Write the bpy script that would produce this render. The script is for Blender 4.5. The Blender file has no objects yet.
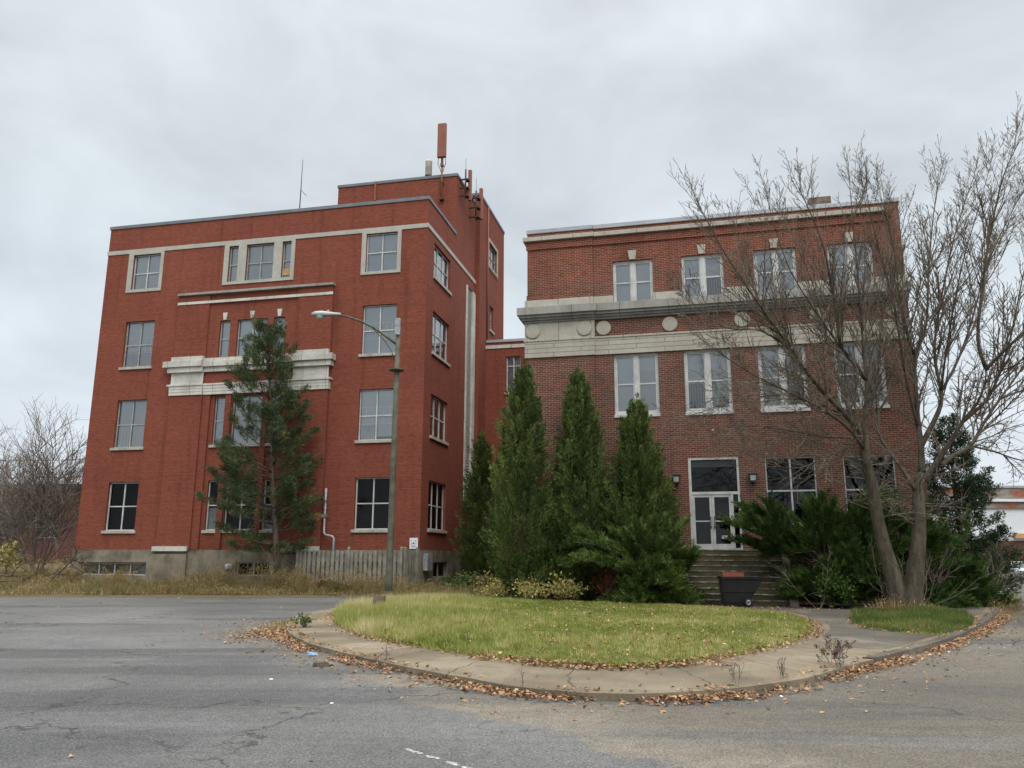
import bpy, bmesh, math, random
import numpy as np
from mathutils import Vector, Matrix

random.seed(7)
RNG = np.random.default_rng(7)
SC = bpy.context.scene
COL = SC.collection
R = math.radians

# ------------------------------------------------------------------ camera
cam_d = bpy.data.cameras.new("camera")
cam = bpy.data.objects.new("camera", cam_d)
COL.objects.link(cam)
cam_d.sensor_width = 36.0
cam_d.lens = 810.6 / 1024 * 36.0
cam_d.clip_start = 0.1
cam_d.clip_end = 3000
_p, _r = R(12.098), R(0.19)
_right = Vector((math.cos(_r), -math.sin(_r) * math.sin(_p), math.sin(_r) * math.cos(_p)))
_up = Vector((-math.sin(_r), -math.cos(_r) * math.sin(_p), math.cos(_r) * math.cos(_p)))
_fw = Vector((0, math.cos(_p), math.sin(_p)))
_m = Matrix((_right, _up, -_fw)).transposed().to_4x4()
_m.translation = Vector((0, 0, 1.6))
cam.matrix_world = _m
SC.camera = cam

# ------------------------------------------------------------------ sky, sun, exposure
SUN_EL, SUN_AZ = 46.0, 162.0          # compass style: 0 = +Y, clockwise; sun stands behind the viewer, to the left
world = bpy.data.worlds.new("World")
SC.world = world
world.use_nodes = True
wn, wl = world.node_tree.nodes, world.node_tree.links
wn.clear()
w_out = wn.new("ShaderNodeOutputWorld")
w_bg = wn.new("ShaderNodeBackground")
w_bg.inputs["Strength"].default_value = 0.1
w_sky = wn.new("ShaderNodeTexSky")
w_sky.sky_type = 'NISHITA'
w_sky.sun_disc = False
w_sky.sun_elevation = R(SUN_EL)
w_sky.sun_rotation = R(SUN_AZ)
w_tc = wn.new("ShaderNodeTexCoord")
w_sep = wn.new("ShaderNodeSeparateXYZ")
wl.new(w_tc.outputs["Generated"], w_sep.inputs[0])
# overcast deck: brighter towards the zenith
w_el = wn.new("ShaderNodeValToRGB")
w_el.color_ramp.interpolation = 'EASE'
els = w_el.color_ramp.elements
els[0].position = 0.0; els[0].color = (0.62, 0.665, 0.72, 1)
els[1].position = 1.0; els[1].color = (1.0, 1.0, 1.0, 1)
e = els.new(0.30); e.color = (0.56, 0.615, 0.655, 1)
e = els.new(0.62); e.color = (0.59, 0.63, 0.66, 1)
wl.new(w_sep.outputs["Z"], w_el.inputs["Fac"])
w_map = wn.new("ShaderNodeMapping")
w_map.inputs["Scale"].default_value = (1.7, 1.7, 3.0)
w_map.inputs["Location"].default_value = (0.7, 0.2, 0.3)
w_map.inputs["Rotation"].default_value = (0.0, 0.35, 0.2)
wl.new(w_tc.outputs["Generated"], w_map.inputs["Vector"])
w_n1 = wn.new("ShaderNodeTexNoise")
w_n1.inputs["Scale"].default_value = 2.1
w_n1.inputs["Detail"].default_value = 7
w_n1.inputs["Roughness"].default_value = 0.52
w_n1.inputs["Distortion"].default_value = 0.35
wl.new(w_map.outputs[0], w_n1.inputs["Vector"])
w_mr = wn.new("ShaderNodeMapRange")
w_mr.inputs["From Min"].default_value = 0.3
w_mr.inputs["From Max"].default_value = 0.72
w_mr.inputs["To Min"].default_value = 0.83
w_mr.inputs["To Max"].default_value = 1.19
wl.new(w_n1.outputs["Fac"], w_mr.inputs["Value"])
w_mul = wn.new("ShaderNodeVectorMath"); w_mul.operation = 'SCALE'
wl.new(w_el.outputs["Color"], w_mul.inputs[0])
wl.new(w_mr.outputs[0], w_mul.inputs["Scale"])
w_gain = wn.new("ShaderNodeVectorMath"); w_gain.operation = 'SCALE'
w_gain.inputs["Scale"].default_value = 11.0
wl.new(w_mul.outputs[0], w_gain.inputs[0])
# brighter zenith, out of the picture, added to lift the light on the ground
w_zen = wn.new("ShaderNodeMapRange")
w_zen.interpolation_type = 'SMOOTHSTEP'
w_zen.inputs["From Min"].default_value = 0.66
w_zen.inputs["From Max"].default_value = 0.97
w_zen.inputs["To Min"].default_value = 1.0
w_zen.inputs["To Max"].default_value = 3.4
wl.new(w_sep.outputs["Z"], w_zen.inputs["Value"])
w_g2 = wn.new("ShaderNodeVectorMath"); w_g2.operation = 'SCALE'
wl.new(w_gain.outputs[0], w_g2.inputs[0])
wl.new(w_zen.outputs[0], w_g2.inputs["Scale"])
w_mix = wn.new("ShaderNodeMix"); w_mix.data_type = 'RGBA'
w_mix.inputs["Factor"].default_value = 0.95
wl.new(w_sky.outputs[0], w_mix.inputs["A"])
wl.new(w_g2.outputs[0], w_mix.inputs["B"])
wl.new(w_mix.outputs["Result"], w_bg.inputs["Color"])
wl.new(w_bg.outputs[0], w_out.inputs["Surface"])

sun_d = bpy.data.lights.new("sun", 'SUN')
sun_d.energy = 1.5
sun_d.angle = R(38)
sun_d.color = (1.0, 0.965, 0.91)
sun = bpy.data.objects.new("sun", sun_d)
COL.objects.link(sun)
_a, _e = R(SUN_AZ), R(SUN_EL)
_s = Vector((math.sin(_a) * math.cos(_e), math.cos(_a) * math.cos(_e), math.sin(_e)))
sun.rotation_euler = (-_s).to_track_quat('-Z', 'Y').to_euler()
sun.location = (-20, -30, 40)

SC.view_settings.view_transform = 'Standard'
SC.view_settings.look = 'None'
SC.view_settings.gamma = 1
SC.view_settings.exposure = 0.18
SC.cycles.use_denoising = True
SC.cycles.max_bounces = 6
SC.cycles.diffuse_bounces = 3
SC.cycles.glossy_bounces = 3
SC.cycles.transparent_max_bounces = 12
SC.cycles.caustics_reflective = False
SC.cycles.caustics_refractive = False

# ------------------------------------------------------------------ object helpers
def tag(o, label=None, cat=None, group=None, kind=None):
    if label: o["label"] = label
    if cat: o["category"] = cat
    if group: o["group"] = group
    if kind: o["kind"] = kind
    return o

def empty(name, loc=(0, 0, 0), rz=0.0):
    o = bpy.data.objects.new(name, None)
    o.empty_display_size = 0.3
    o.location = loc
    o.rotation_euler = (0, 0, rz)
    COL.objects.link(o)
    return o

def copy_tree(o, parent=None):
    c = o.copy()
    COL.objects.link(c)
    if parent is not None:
        c.parent = parent
    for ch in o.children:
        copy_tree(ch, c)
    return c

class MB:
    """collects polygons for one mesh"""
    def __init__(self):
        self.v, self.f, self.smooth = [], [], []
    def poly(self, pts, smooth=False):
        n = len(self.v)
        self.v += [tuple(p) for p in pts]
        self.f.append(list(range(n, n + len(pts))))
        self.smooth.append(smooth)
    def hexa(self, c):
        """c: 8 corners, bottom ring then top ring"""
        n = len(self.v)
        self.v += [tuple(p) for p in c]
        for q in ((0, 3, 2, 1), (4, 5, 6, 7), (0, 1, 5, 4), (1, 2, 6, 5), (2, 3, 7, 6), (3, 0, 4, 7)):
            self.f.append([n + i for i in q]); self.smooth.append(False)
    def box(self, x0, x1, y0, y1, z0, z1):
        self.hexa([(x0, y0, z0), (x1, y0, z0), (x1, y1, z0), (x0, y1, z0),
                   (x0, y0, z1), (x1, y0, z1), (x1, y1, z1), (x0, y1, z1)])
        return self
    def bw(self, W, a0, a1, d0, d1, z0, z1):
        """box in a wall frame W(a, depth_inward, z)"""
        self.hexa([W(a0, d0, z0), W(a1, d0, z0), W(a1, d1, z0), W(a0, d1, z0),
                   W(a0, d0, z1), W(a1, d0, z1), W(a1, d1, z1), W(a0, d1, z1)])
        return self
    def tube(self, pts, rad, n=8, caps=True, smooth=True):
        pts = [Vector(p) for p in pts]
        if not isinstance(rad, (list, tuple)): rad = [rad] * len(pts)
        base = len(self.v)
        ref = None
        for i, p in enumerate(pts):
            d = (pts[min(i + 1, len(pts) - 1)] - pts[max(i - 1, 0)])
            if d.length < 1e-9: d = Vector((0, 0, 1))
            d.normalize()
            if ref is None:
                ref = d.orthogonal().normalized()
            ref = (ref - d * ref.dot(d))
            if ref.length < 1e-6: ref = d.orthogonal()
            ref.normalize()
            b = d.cross(ref)
            for k in range(n):
                t = 2 * math.pi * k / n
                q = p + (ref * math.cos(t) + b * math.sin(t)) * rad[i]
                self.v.append((q.x, q.y, q.z))
        for i in range(len(pts) - 1):
            for k in range(n):
                a = base + i * n + k; b2 = base + i * n + (k + 1) % n
                self.f.append([a, b2, b2 + n, a + n]); self.smooth.append(smooth)
        if caps:
            self.f.append([base + k for k in reversed(range(n))]); self.smooth.append(False)
            t = base + (len(pts) - 1) * n
            self.f.append([t + k for k in range(n)]); self.smooth.append(False)
        return self
    def lathe(self, prof, centre=(0, 0, 0), n=20, smooth=True):
        """prof: list of (radius, z)"""
        cx, cy, cz = centre
        base = len(self.v)
        for r, z in prof:
            for k in range(n):
                t = 2 * math.pi * k / n
                self.v.append((cx + r * math.cos(t), cy + r * math.sin(t), cz + z))
        for i in range(len(prof) - 1):
            for k in range(n):
                a = base + i * n + k; b = base + i * n + (k + 1) % n
                self.f.append([a, b, b + n, a + n]); self.smooth.append(smooth)
        self.f.append([base + k for k in reversed(range(n))]); self.smooth.append(False)
        t = base + (len(prof) - 1) * n
        self.f.append([t + k for k in range(n)]); self.smooth.append(False)
        return self
    def prism(self, prof, W, d0, d1):
        """extrude a 2-D outline [(a, z)] between depths d0 and d1 of frame W"""
        n = len(prof)
        base = len(self.v)
        for d in (d0, d1):
            self.v += [tuple(W(a, d, z)) for a, z in prof]
        self.f.append([base + i for i in range(n)]); self.smooth.append(False)
        self.f.append([base + n + i for i in reversed(range(n))]); self.smooth.append(False)
        for i in range(n):
            j = (i + 1) % n
            self.f.append([base + j, base + i, base + n + i, base + n + j]); self.smooth.append(False)
        return self
    def build(self, name, mat, parent=None, bevel=0.0, fix=True):
        me = bpy.data.meshes.new(name)
        me.from_pydata(self.v, [], self.f)
        me.polygons.foreach_set("use_smooth", self.smooth)
        if fix or bevel:
            bm = bmesh.new(); bm.from_mesh(me)
            bmesh.ops.recalc_face_normals(bm, faces=bm.faces)
            if bevel:
                bmesh.ops.bevel(bm, geom=[e for e in bm.edges if len(e.link_faces) == 2 and e.calc_face_angle(0) > 0.5],
                                offset=bevel, segments=2, affect='EDGES', profile=0.6, clamp_overlap=True)
            bm.to_mesh(me); bm.free()
        auto_uv(me)
        me.materials.append(mat)
        o = bpy.data.objects.new(name, me)
        COL.objects.link(o)
        if parent is not None: o.parent = parent
        return o

def auto_uv(me):
    """metric UVs: along the face horizontally, and up"""
    uv = me.uv_layers.new(name="UVMap")
    nl = len(me.loops)
    if nl == 0: return
    co = np.empty(len(me.vertices) * 3, np.float32); me.vertices.foreach_get("co", co); co = co.reshape(-1, 3)
    li = np.empty(nl, np.int32); me.loops.foreach_get("vertex_index", li)
    npoly = len(me.polygons)
    nr = np.empty(npoly * 3, np.float32); me.polygons.foreach_get("normal", nr); nr = nr.reshape(-1, 3)
    tot = np.empty(npoly, np.int32); me.polygons.foreach_get("loop_total", tot)
    ln = np.repeat(nr, tot, axis=0)
    c = co[li]
    flat = np.abs(ln[:, 2]) > 0.75
    tx, ty = -ln[:, 1], ln[:, 0]
    h = np.hypot(tx, ty); h[h < 1e-6] = 1
    u = np.where(flat, c[:, 0], (c[:, 0] * tx + c[:, 1] * ty) / h)
    v = np.where(flat, c[:, 1], c[:, 2])
    uv.data.foreach_set("uv", np.stack([u, v], 1).astype(np.float32).ravel())

def np_mesh(name, V, k, mat, parent=None, tint=None, smooth=False):
    """V: (n*k, 3) points, every k of them one polygon"""
    V = np.asarray(V, np.float32).reshape(-1, 3)
    n = len(V) // k
    me = bpy.data.meshes.new(name)
    me.vertices.add(n * k)
    me.vertices.foreach_set("co", V.ravel())
    me.loops.add(n * k)
    me.loops.foreach_set("vertex_index", np.arange(n * k, dtype=np.int32))
    me.polygons.add(n)
    me.polygons.foreach_set("loop_start", np.arange(0, n * k, k, dtype=np.int32))
    me.polygons.foreach_set("loop_total", np.full(n, k, np.int32))
    if tint is not None:
        a = me.attributes.new("tint", 'FLOAT', 'FACE')
        a.data.foreach_set("value", np.clip(tint, 0, 1).astype(np.float32))
    me.update(calc_edges=True)
    me.materials.append(mat)
    o = bpy.data.objects.new(name, me)
    COL.objects.link(o)
    if parent is not None: o.parent = parent
    return o

# ------------------------------------------------------------------ materials
MATS = {}
class NT:
    def __init__(self, name):
        self.m = bpy.data.materials.new(name)
        self.m.use_nodes = True
        self.n, self.l = self.m.node_tree.nodes, self.m.node_tree.links
        self.b = self.n["Principled BSDF"]
        self.out = self.n["Material Output"]
    def node(self, t, **kw):
        nd = self.n.new(t)
        for k, v in kw.items():
            if hasattr(nd, k): setattr(nd, k, v)
            else: nd.inputs[k.replace("_", " ")].default_value = v
        return nd
    def link(self, a, b): self.l.new(a, b)
    def coord(self, kind="Object", scale=(1, 1, 1), loc=(0, 0, 0), rot=(0, 0, 0)):
        tc = self.node("ShaderNodeTexCoord")
        mp = self.node("ShaderNodeMapping")
        mp.inputs["Scale"].default_value = scale
        mp.inputs["Location"].default_value = loc
        mp.inputs["Rotation"].default_value = rot
        self.link(tc.outputs[kind], mp.inputs["Vector"])
        return mp.outputs[0]
    def noise(self, vec, scale, detail=4, rough=0.55, dist=0.0):
        nd = self.node("ShaderNodeTexNoise")
        nd.inputs["Scale"].default_value = scale
        nd.inputs["Detail"].default_value = detail
        nd.inputs["Roughness"].default_value = rough
        nd.inputs["Distortion"].default_value = dist
        self.link(vec, nd.inputs["Vector"])
        return nd.outputs["Fac"]
    def remap(self, val, a, b, c=0.0, d=1.0, smooth=True):
        nd = self.node("ShaderNodeMapRange")
        if smooth: nd.interpolation_type = 'SMOOTHSTEP'
        for k, x in zip(("From Min", "From Max", "To Min", "To Max"), (a, b, c, d)):
            nd.inputs[k].default_value = x
        self.link(val, nd.inputs["Value"])
        return nd.outputs[0]
    def mix(self, fac, a, b, mode='MIX'):
        nd = self.node("ShaderNodeMix")
        nd.data_type = 'RGBA'; nd.blend_type = mode
        for sock, x in (("Factor", fac), ("A", a), ("B", b)):
            s = nd.inputs[sock]
            if isinstance(x, (int, float)): s.default_value = x
            elif isinstance(x, tuple): s.default_value = (*x[:3], 1)
            else: self.link(x, s)
        return nd.outputs["Result"]
    def math(self, op, a, b=0.0):
        nd = self.node("ShaderNodeMath"); nd.operation = op
        for i, x in enumerate((a, b)):
            if isinstance(x, (int, float)): nd.inputs[i].default_value = x
            else: self.link(x, nd.inputs[i])
        return nd.outputs[0]
    def ramp(self, fac, stops):
        nd = self.node("ShaderNodeValToRGB")
        el = nd.color_ramp.elements
        while len(el) < len(stops): el.new(0.5)
        for e_, (p, c) in zip(el, stops):
            e_.position = p; e_.color = (*c[:3], 1)
        self.link(fac, nd.inputs["Fac"])
        return nd.outputs["Color"]
    def bump(self, height, strength=0.4, dist=0.02):
        nd = self.node("ShaderNodeBump")
        nd.inputs["Strength"].default_value = strength
        nd.inputs["Distance"].default_value = dist
        self.link(height, nd.inputs["Height"])
        self.link(nd.outputs[0], self.b.inputs["Normal"])
    def done(self, col=None, rough=None, spec=None, metal=None):
        for key, x in (("Base Color", col), ("Roughness", rough), ("Specular IOR Level", spec), ("Metallic", metal)):
            if x is None: continue
            s = self.b.inputs[key]
            if isinstance(x, (int, float)): s.default_value = x
            elif isinstance(x, tuple): s.default_value = (*x[:3], 1)
            else: self.link(x, s)
        return self.m

def plain(name, col, rough=0.7, var=0.2, scale=3.0, metal=0.0, bump=0.0, spec=0.3, fine=40.0):
    t = NT(name)
    v = t.coord("Object")
    n1 = t.noise(v, scale, 6, 0.6)
    n2 = t.noise(v, fine, 3, 0.6)
    f = t.math('ADD', t.remap(n1, 0.3, 0.7, 1 - var, 1 + var), t.remap(n2, 0.3, 0.7, -var * 0.4, var * 0.4))
    nd = t.node("ShaderNodeVectorMath"); nd.operation = 'SCALE'
    nd.inputs[0].default_value = col
    t.link(f, nd.inputs["Scale"])
    if bump: t.bump(n2, bump, 0.01)
    return t.done(nd.outputs[0], rough, spec, metal)

def brick(name, c1, c2, mortar, wet=(0.6, 0.6, 0.6), patch=None, msize=0.009, course=0.5):
    t = NT(name)
    uv = t.coord("UV")
    ob = t.coord("Object")
    bt = t.node("ShaderNodeTexBrick")
    bt.offset = 0.5
    bt.inputs["Color1"].default_value = (*c1, 1)
    bt.inputs["Color2"].default_value = (*c2, 1)
    bt.inputs["Mortar"].default_value = (*mortar, 1)
    bt.inputs["Scale"].default_value = 1.0
    bt.inputs["Mortar Size"].default_value = msize
    bt.inputs["Mortar Smooth"].default_value = 0.3
    bt.inputs["Bias"].default_value = -0.1
    bt.inputs["Brick Width"].default_value = 0.225
    bt.inputs["Row Height"].default_value = 0.075
    t.link(uv, bt.inputs["Vector"])
    # tone of single courses and groups of bricks
    streak = t.noise(t.coord("UV", (0.35, 13.3, 1)), 1.0, 5, 0.75)
    c = t.mix(1.0, bt.outputs["Color"], t.ramp(streak, [(0.28, (1 - course * 0.55,) * 3), (0.5, (1, 1, 1)), (0.74, (1 + course * 0.5, 1 + course * 0.44, 1 + course * 0.4))]), 'MULTIPLY')
    single = t.noise(t.coord("UV", (4.5, 13.4, 1)), 1.0, 0, 0.5)
    c = t.mix(1.0, c, t.ramp(single, [(0.3, (0.88, 0.87, 0.87)), (0.5, (1, 1, 1)), (0.72, (1.12, 1.09, 1.08))]), 'MULTIPLY')
    big = t.noise(ob, 0.33, 6, 0.62, 0.4)
    c = t.mix(t.remap(big, 0.42, 0.72, 0, 0.8), c, t.mix(1.0, c, wet, 'MULTIPLY'))
    run = t.noise(t.coord("UV", (2.2, 0.12, 1)), 1.0, 5, 0.6)
    c = t.mix(t.remap(run, 0.52, 0.74, 0, 0.55), c, t.mix(1.0, c, (0.55, 0.55, 0.56), 'MULTIPLY'))
    pale = t.noise(t.coord('Object', (1, 1, 1), (31, 7, 3)), 0.21, 5, 0.65, 0.6)
    c = t.mix(t.remap(pale, 0.5, 0.72, 0, 0.6), c, t.mix(1.0, c, (1.22, 1.24, 1.26), 'MULTIPLY'))
    if patch:
        z = t.node("ShaderNodeSeparateXYZ"); t.link(ob, z.inputs[0])
        lo, hi, pc = patch
        pn = t.noise(t.coord("UV", (0.5, 1.3, 1)), 1.0, 4, 0.7)
        lim = t.math('ADD', z.outputs["Z"], t.remap(pn, 0.2, 0.8, -1.0, 1.0))
        c = t.mix(t.remap(lim, lo, hi, 0, 1), c, t.mix(1.0, c, pc, 'MULTIPLY'))
    t.bump(bt.outputs["Fac"], -0.35, 0.01)
    return t.done(c, 0.88, 0.2)

def stone(name, col, stain=(0.5, 0.49, 0.46), amount=0.5, joint=None, lines=None):
    t = NT(name)
    v = t.coord("Object")
    n1 = t.noise(v, 0.9, 6, 0.65)
    n2 = t.noise(t.coord("UV", (3.0, 0.5, 1)), 1.0, 5, 0.65)
    n3 = t.noise(v, 14, 4, 0.6)
    c = t.mix(t.remap(n1, 0.35, 0.7, 0, amount), col, tuple(a * b for a, b in zip(col, stain)))
    c = t.mix(t.remap(n2, 0.52, 0.75, 0, amount * 0.9), c, tuple(a * b * 0.85 for a, b in zip(col, stain)))
    c = t.mix(1.0, c, t.ramp(n3, [(0.3, (0.88, 0.88, 0.87)), (0.7, (1.1, 1.1, 1.1))]), 'MULTIPLY')
    if joint or lines:
        bt = t.node("ShaderNodeTexBrick")
        bt.offset = 0.5
        bt.inputs["Color1"].default_value = (1, 1, 1, 1)
        bt.inputs["Color2"].default_value = (0.93, 0.93, 0.92, 1)
        bt.inputs["Mortar"].default_value = (0.45, 0.44, 0.42, 1)
        bt.inputs["Scale"].default_value = 1.0
        bt.inputs["Mortar Size"].default_value = 0.014
        bt.inputs["Mortar Smooth"].default_value = 0.2
        bt.inputs["Brick Width"].default_value = joint or 1.4
        bt.inputs["Row Height"].default_value = lines or 3.0
        t.link(t.coord("UV"), bt.inputs["Vector"])
        c = t.mix(1.0, c, bt.outputs["Color"], 'MULTIPLY')
    t.bump(n3, 0.25, 0.01)
    return t.done(c, 0.85, 0.25)

def leaf(name, stops, transl=0.25, rough=0.6, spec=0.25):
    t = NT(name)
    at = t.node("ShaderNodeAttribute"); at.attribute_name = "tint"
    c = t.ramp(at.outputs["Fac"], stops)
    t.done(c, rough, spec)
    tr = t.node("ShaderNodeBsdfTranslucent")
    t.link(c, tr.inputs["Color"])
    ms = t.node("ShaderNodeMixShader"); ms.inputs[0].default_value = transl
    t.link(t.b.outputs[0], ms.inputs[1]); t.link(tr.outputs[0], ms.inputs[2])
    t.link(ms.outputs[0], t.out.inputs["Surface"])
    return t.m

def glass(name, tint=(0.93, 0.95, 0.96), base=0.10, gain=1.6):
    """single pane: clear with a mirror reflection that grows towards grazing view"""
    t = NT(name)
    fr = t.node("ShaderNodeFresnel"); fr.inputs["IOR"].default_value = 1.5
    fac = t.math('ADD', t.math('MULTIPLY', fr.outputs[0], gain), base)
    tr = t.node("ShaderNodeBsdfTransparent"); tr.inputs["Color"].default_value = (*tint, 1)
    gl = t.node("ShaderNodeBsdfGlossy"); gl.inputs["Roughness"].default_value = 0.015
    gl.inputs["Color"].default_value = (0.9, 0.93, 0.95, 1)
    bp = t.node("ShaderNodeBump"); bp.inputs["Strength"].default_value = 0.05; bp.inputs["Distance"].default_value = 0.05
    t.link(t.noise(t.coord("Object"), 1.6, 1, 0.5), bp.inputs["Height"])
    t.link(bp.outputs[0], gl.inputs["Normal"])
    ms = t.node("ShaderNodeMixShader")
    t.link(fac, ms.inputs[0]); t.link(tr.outputs[0], ms.inputs[1]); t.link(gl.outputs[0], ms.inputs[2])
    t.link(ms.outputs[0], t.out.inputs["Surface"])
    return t.m

M = {}
M["brick_red"] = brick("painted_red_brick", (0.236, 0.069, 0.043), (0.196, 0.058, 0.037), (0.165, 0.057, 0.040), (0.84, 0.82, 0.82), msize=0.008, course=0.42)
M["brick_old"] = brick("old_brown_brick", (0.172, 0.052, 0.034), (0.092, 0.035, 0.026), (0.225, 0.175, 0.14), (0.66, 0.68, 0.68), patch=(11.4, 13.6, (1.2, 0.92, 0.8)), msize=0.012, course=0.5)
M["brick_far"] = brick("distant_brick", (0.13, 0.05, 0.04), (0.10, 0.045, 0.035), (0.12, 0.08, 0.07))
M["stone_disc"] = stone("plain_limestone", (0.43, 0.405, 0.345), amount=0.35)
M["stone_pale"] = stone("pale_limestone", (0.45, 0.42, 0.36), amount=0.35, joint=1.3)
M["stone_trim"] = stone("grey_window_stone", (0.44, 0.425, 0.375), amount=0.35)
M["stone_white"] = stone("white_painted_stone", (0.62, 0.605, 0.555), stain=(0.52, 0.5, 0.45), amount=0.62, joint=1.25)
M["stone_ruled"] = stone("ruled_limestone", (0.45, 0.42, 0.36), amount=0.3, joint=2.2, lines=0.19)
M["stone_dark"] = stone("weathered_grey_stone", (0.335, 0.325, 0.30), amount=0.5, joint=1.9)
M["stone_black"] = stone("soot_dark_moulding", (0.31, 0.305, 0.29), amount=0.6, joint=1.9)  # slightly darker grey stone for the moulding under the ledge
M["stone_sill"] = stone("sill_stone", (0.47, 0.445, 0.39), amount=0.65)
M["concrete"] = stone("foundation_concrete", (0.25, 0.22, 0.168), stain=(0.42, 0.41, 0.37), amount=0.95)
M["coping_dark"] = plain("dark_flashing", (0.16, 0.175, 0.19), 0.5, 0.15, 1.0)
M["metal_grey"] = plain("galvanised_coping", (0.36, 0.375, 0.40), 0.45, 0.12, 1.0, 0.3)
M["metal_dark"] = plain("dark_grey_metal", (0.05, 0.053, 0.058), 0.5, 0.2, 3, 0.2)
M["frame_white"] = plain("weathered_white_paint", (0.50, 0.50, 0.485), 0.5, 0.16, 2.0)
M["frame_alu"] = plain("dull_aluminium", (0.42, 0.43, 0.42), 0.4, 0.1, 3, 0.4)
M["frame_grey"] = plain("grey_window_frame", (0.33, 0.325, 0.31), 0.5, 0.15, 2.0)
M["blind"] = plain("pale_blind", (0.60, 0.655, 0.685), 0.9, 0.06, 1.0)
M["blind_grey"] = plain("grey_curtain", (0.52, 0.54, 0.57), 0.9, 0.2, 2.5)
M["board"] = plain("plywood_infill", (0.50, 0.30, 0.14), 0.8, 0.15, 4.0)
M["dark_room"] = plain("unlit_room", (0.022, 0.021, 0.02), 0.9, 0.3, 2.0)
M["glass"] = glass("window_glass")
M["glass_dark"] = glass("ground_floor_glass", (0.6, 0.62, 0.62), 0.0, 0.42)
M["glass_door"] = glass("entrance_glass", (0.6, 0.62, 0.62), 0.0, 0.95)
M["inner_white"] = plain("inner_sash_white", (0.88, 0.89, 0.9), 0.5, 0.03, 5)
M["dusty_pane"] = plain("dusty_pane", (0.19, 0.17, 0.14), 0.7, 0.35, 2.5)
M["louvre"] = plain("grey_louvre", (0.42, 0.41, 0.375), 0.6, 0.2, 5)
M["roof_tar"] = plain("tar_roof", (0.04, 0.04, 0.042), 0.9, 0.3, 1)
M["rust_paint"] = plain("brick_coloured_plastic", (0.25, 0.095, 0.065), 0.6, 0.1, 2)
M["rust_dark"] = plain("rusty_steel", (0.075, 0.045, 0.035), 0.7, 0.4, 6)
M["pipe_grey"] = plain("pale_pipe", (0.45, 0.46, 0.46), 0.45, 0.15, 5)
M["vent_white"] = plain("chalky_white_vent", (0.58, 0.55, 0.47), 0.7, 0.25, 2.5)
M["black_plastic"] = plain("black_plastic", (0.013, 0.0133, 0.0145), 0.45, 0.35, 4, spec=0.4)
M["rubber"] = plain("rubber", (0.02, 0.02, 0.021), 0.8, 0.2, 8)
M["steel"] = plain("worn_steel", (0.30, 0.31, 0.32), 0.5, 0.3, 6, 0.3)
M["orange_board"] = plain("orange_brown_board", (0.31, 0.085, 0.035), 0.75, 0.2, 6)
M["pole_green"] = plain("weathered_pole", (0.10, 0.098, 0.072), 0.75, 0.3, 3)
M["lamp_grey"] = plain("lamp_head_grey", (0.40, 0.41, 0.41), 0.5, 0.12, 4)
M["lamp_glass"] = plain("lamp_lens", (0.45, 0.45, 0.41), 0.25, 0.1, 4, spec=0.6)
M["fence_wood"] = plain("grey_weathered_wood", (0.215, 0.203, 0.168), 0.85, 0.28, 2.2)
M["fence_wood_b"] = plain("darker_weathered_wood", (0.155, 0.142, 0.112), 0.85, 0.28, 2.2)  # darker copy for recessed boards and rails, gap shade in its colour
M["sign_white"] = plain("white_sign", (0.72, 0.73, 0.74), 0.5, 0.05, 5)
M["sign_black"] = plain("sign_print", (0.10, 0.10, 0.115), 0.6, 0.1, 5)
M["sign_yellow"] = plain("sign_emblem", (0.55, 0.42, 0.18), 0.6, 0.1, 5)
M["step"] = None
M["iron"] = plain("black_iron", (0.016, 0.016, 0.018), 0.55, 0.3, 8)
M["terracotta"] = plain("faded_red_plastic", (0.24, 0.055, 0.038), 0.6, 0.25, 6)
M["litter_white"] = plain("white_scrap", (0.7, 0.7, 0.7), 0.6, 0.1, 20)
M["litter_blue"] = plain("blue_scrap", (0.22, 0.38, 0.55), 0.5, 0.3, 20)
M["rot_wood"] = plain("rotten_wood", (0.10, 0.075, 0.055), 0.9, 0.4, 9)
M["stump_wood"] = plain("stump_grey", (0.17, 0.125, 0.095), 0.9, 0.35, 6, bump=0.6)
M["car_silver"] = plain("silver_car_paint", (0.40, 0.43, 0.46), 0.3, 0.05, 2, 0.4, spec=0.5)
M["car_white"] = plain("white_car_paint", (0.68, 0.68, 0.68), 0.3, 0.05, 2, 0.0, spec=0.5)
M["car_dark"] = plain("charcoal_car_paint", (0.045, 0.05, 0.055), 0.3, 0.05, 2, 0.3, spec=0.5)
M["car_glass"] = plain("car_glass", (0.02, 0.023, 0.025), 0.08, 0.05, 2, spec=0.6)
M["lamp_red"] = plain("red_lens", (0.35, 0.015, 0.012), 0.25, 0.05, 2)
M["far_white"] = plain("white_cladding", (0.66, 0.69, 0.72), 0.6, 0.05, 0.4)
M["far_rust"] = None
M["wire"] = plain("wire_black", (0.03, 0.03, 0.032), 0.7, 0.1, 2)

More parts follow.
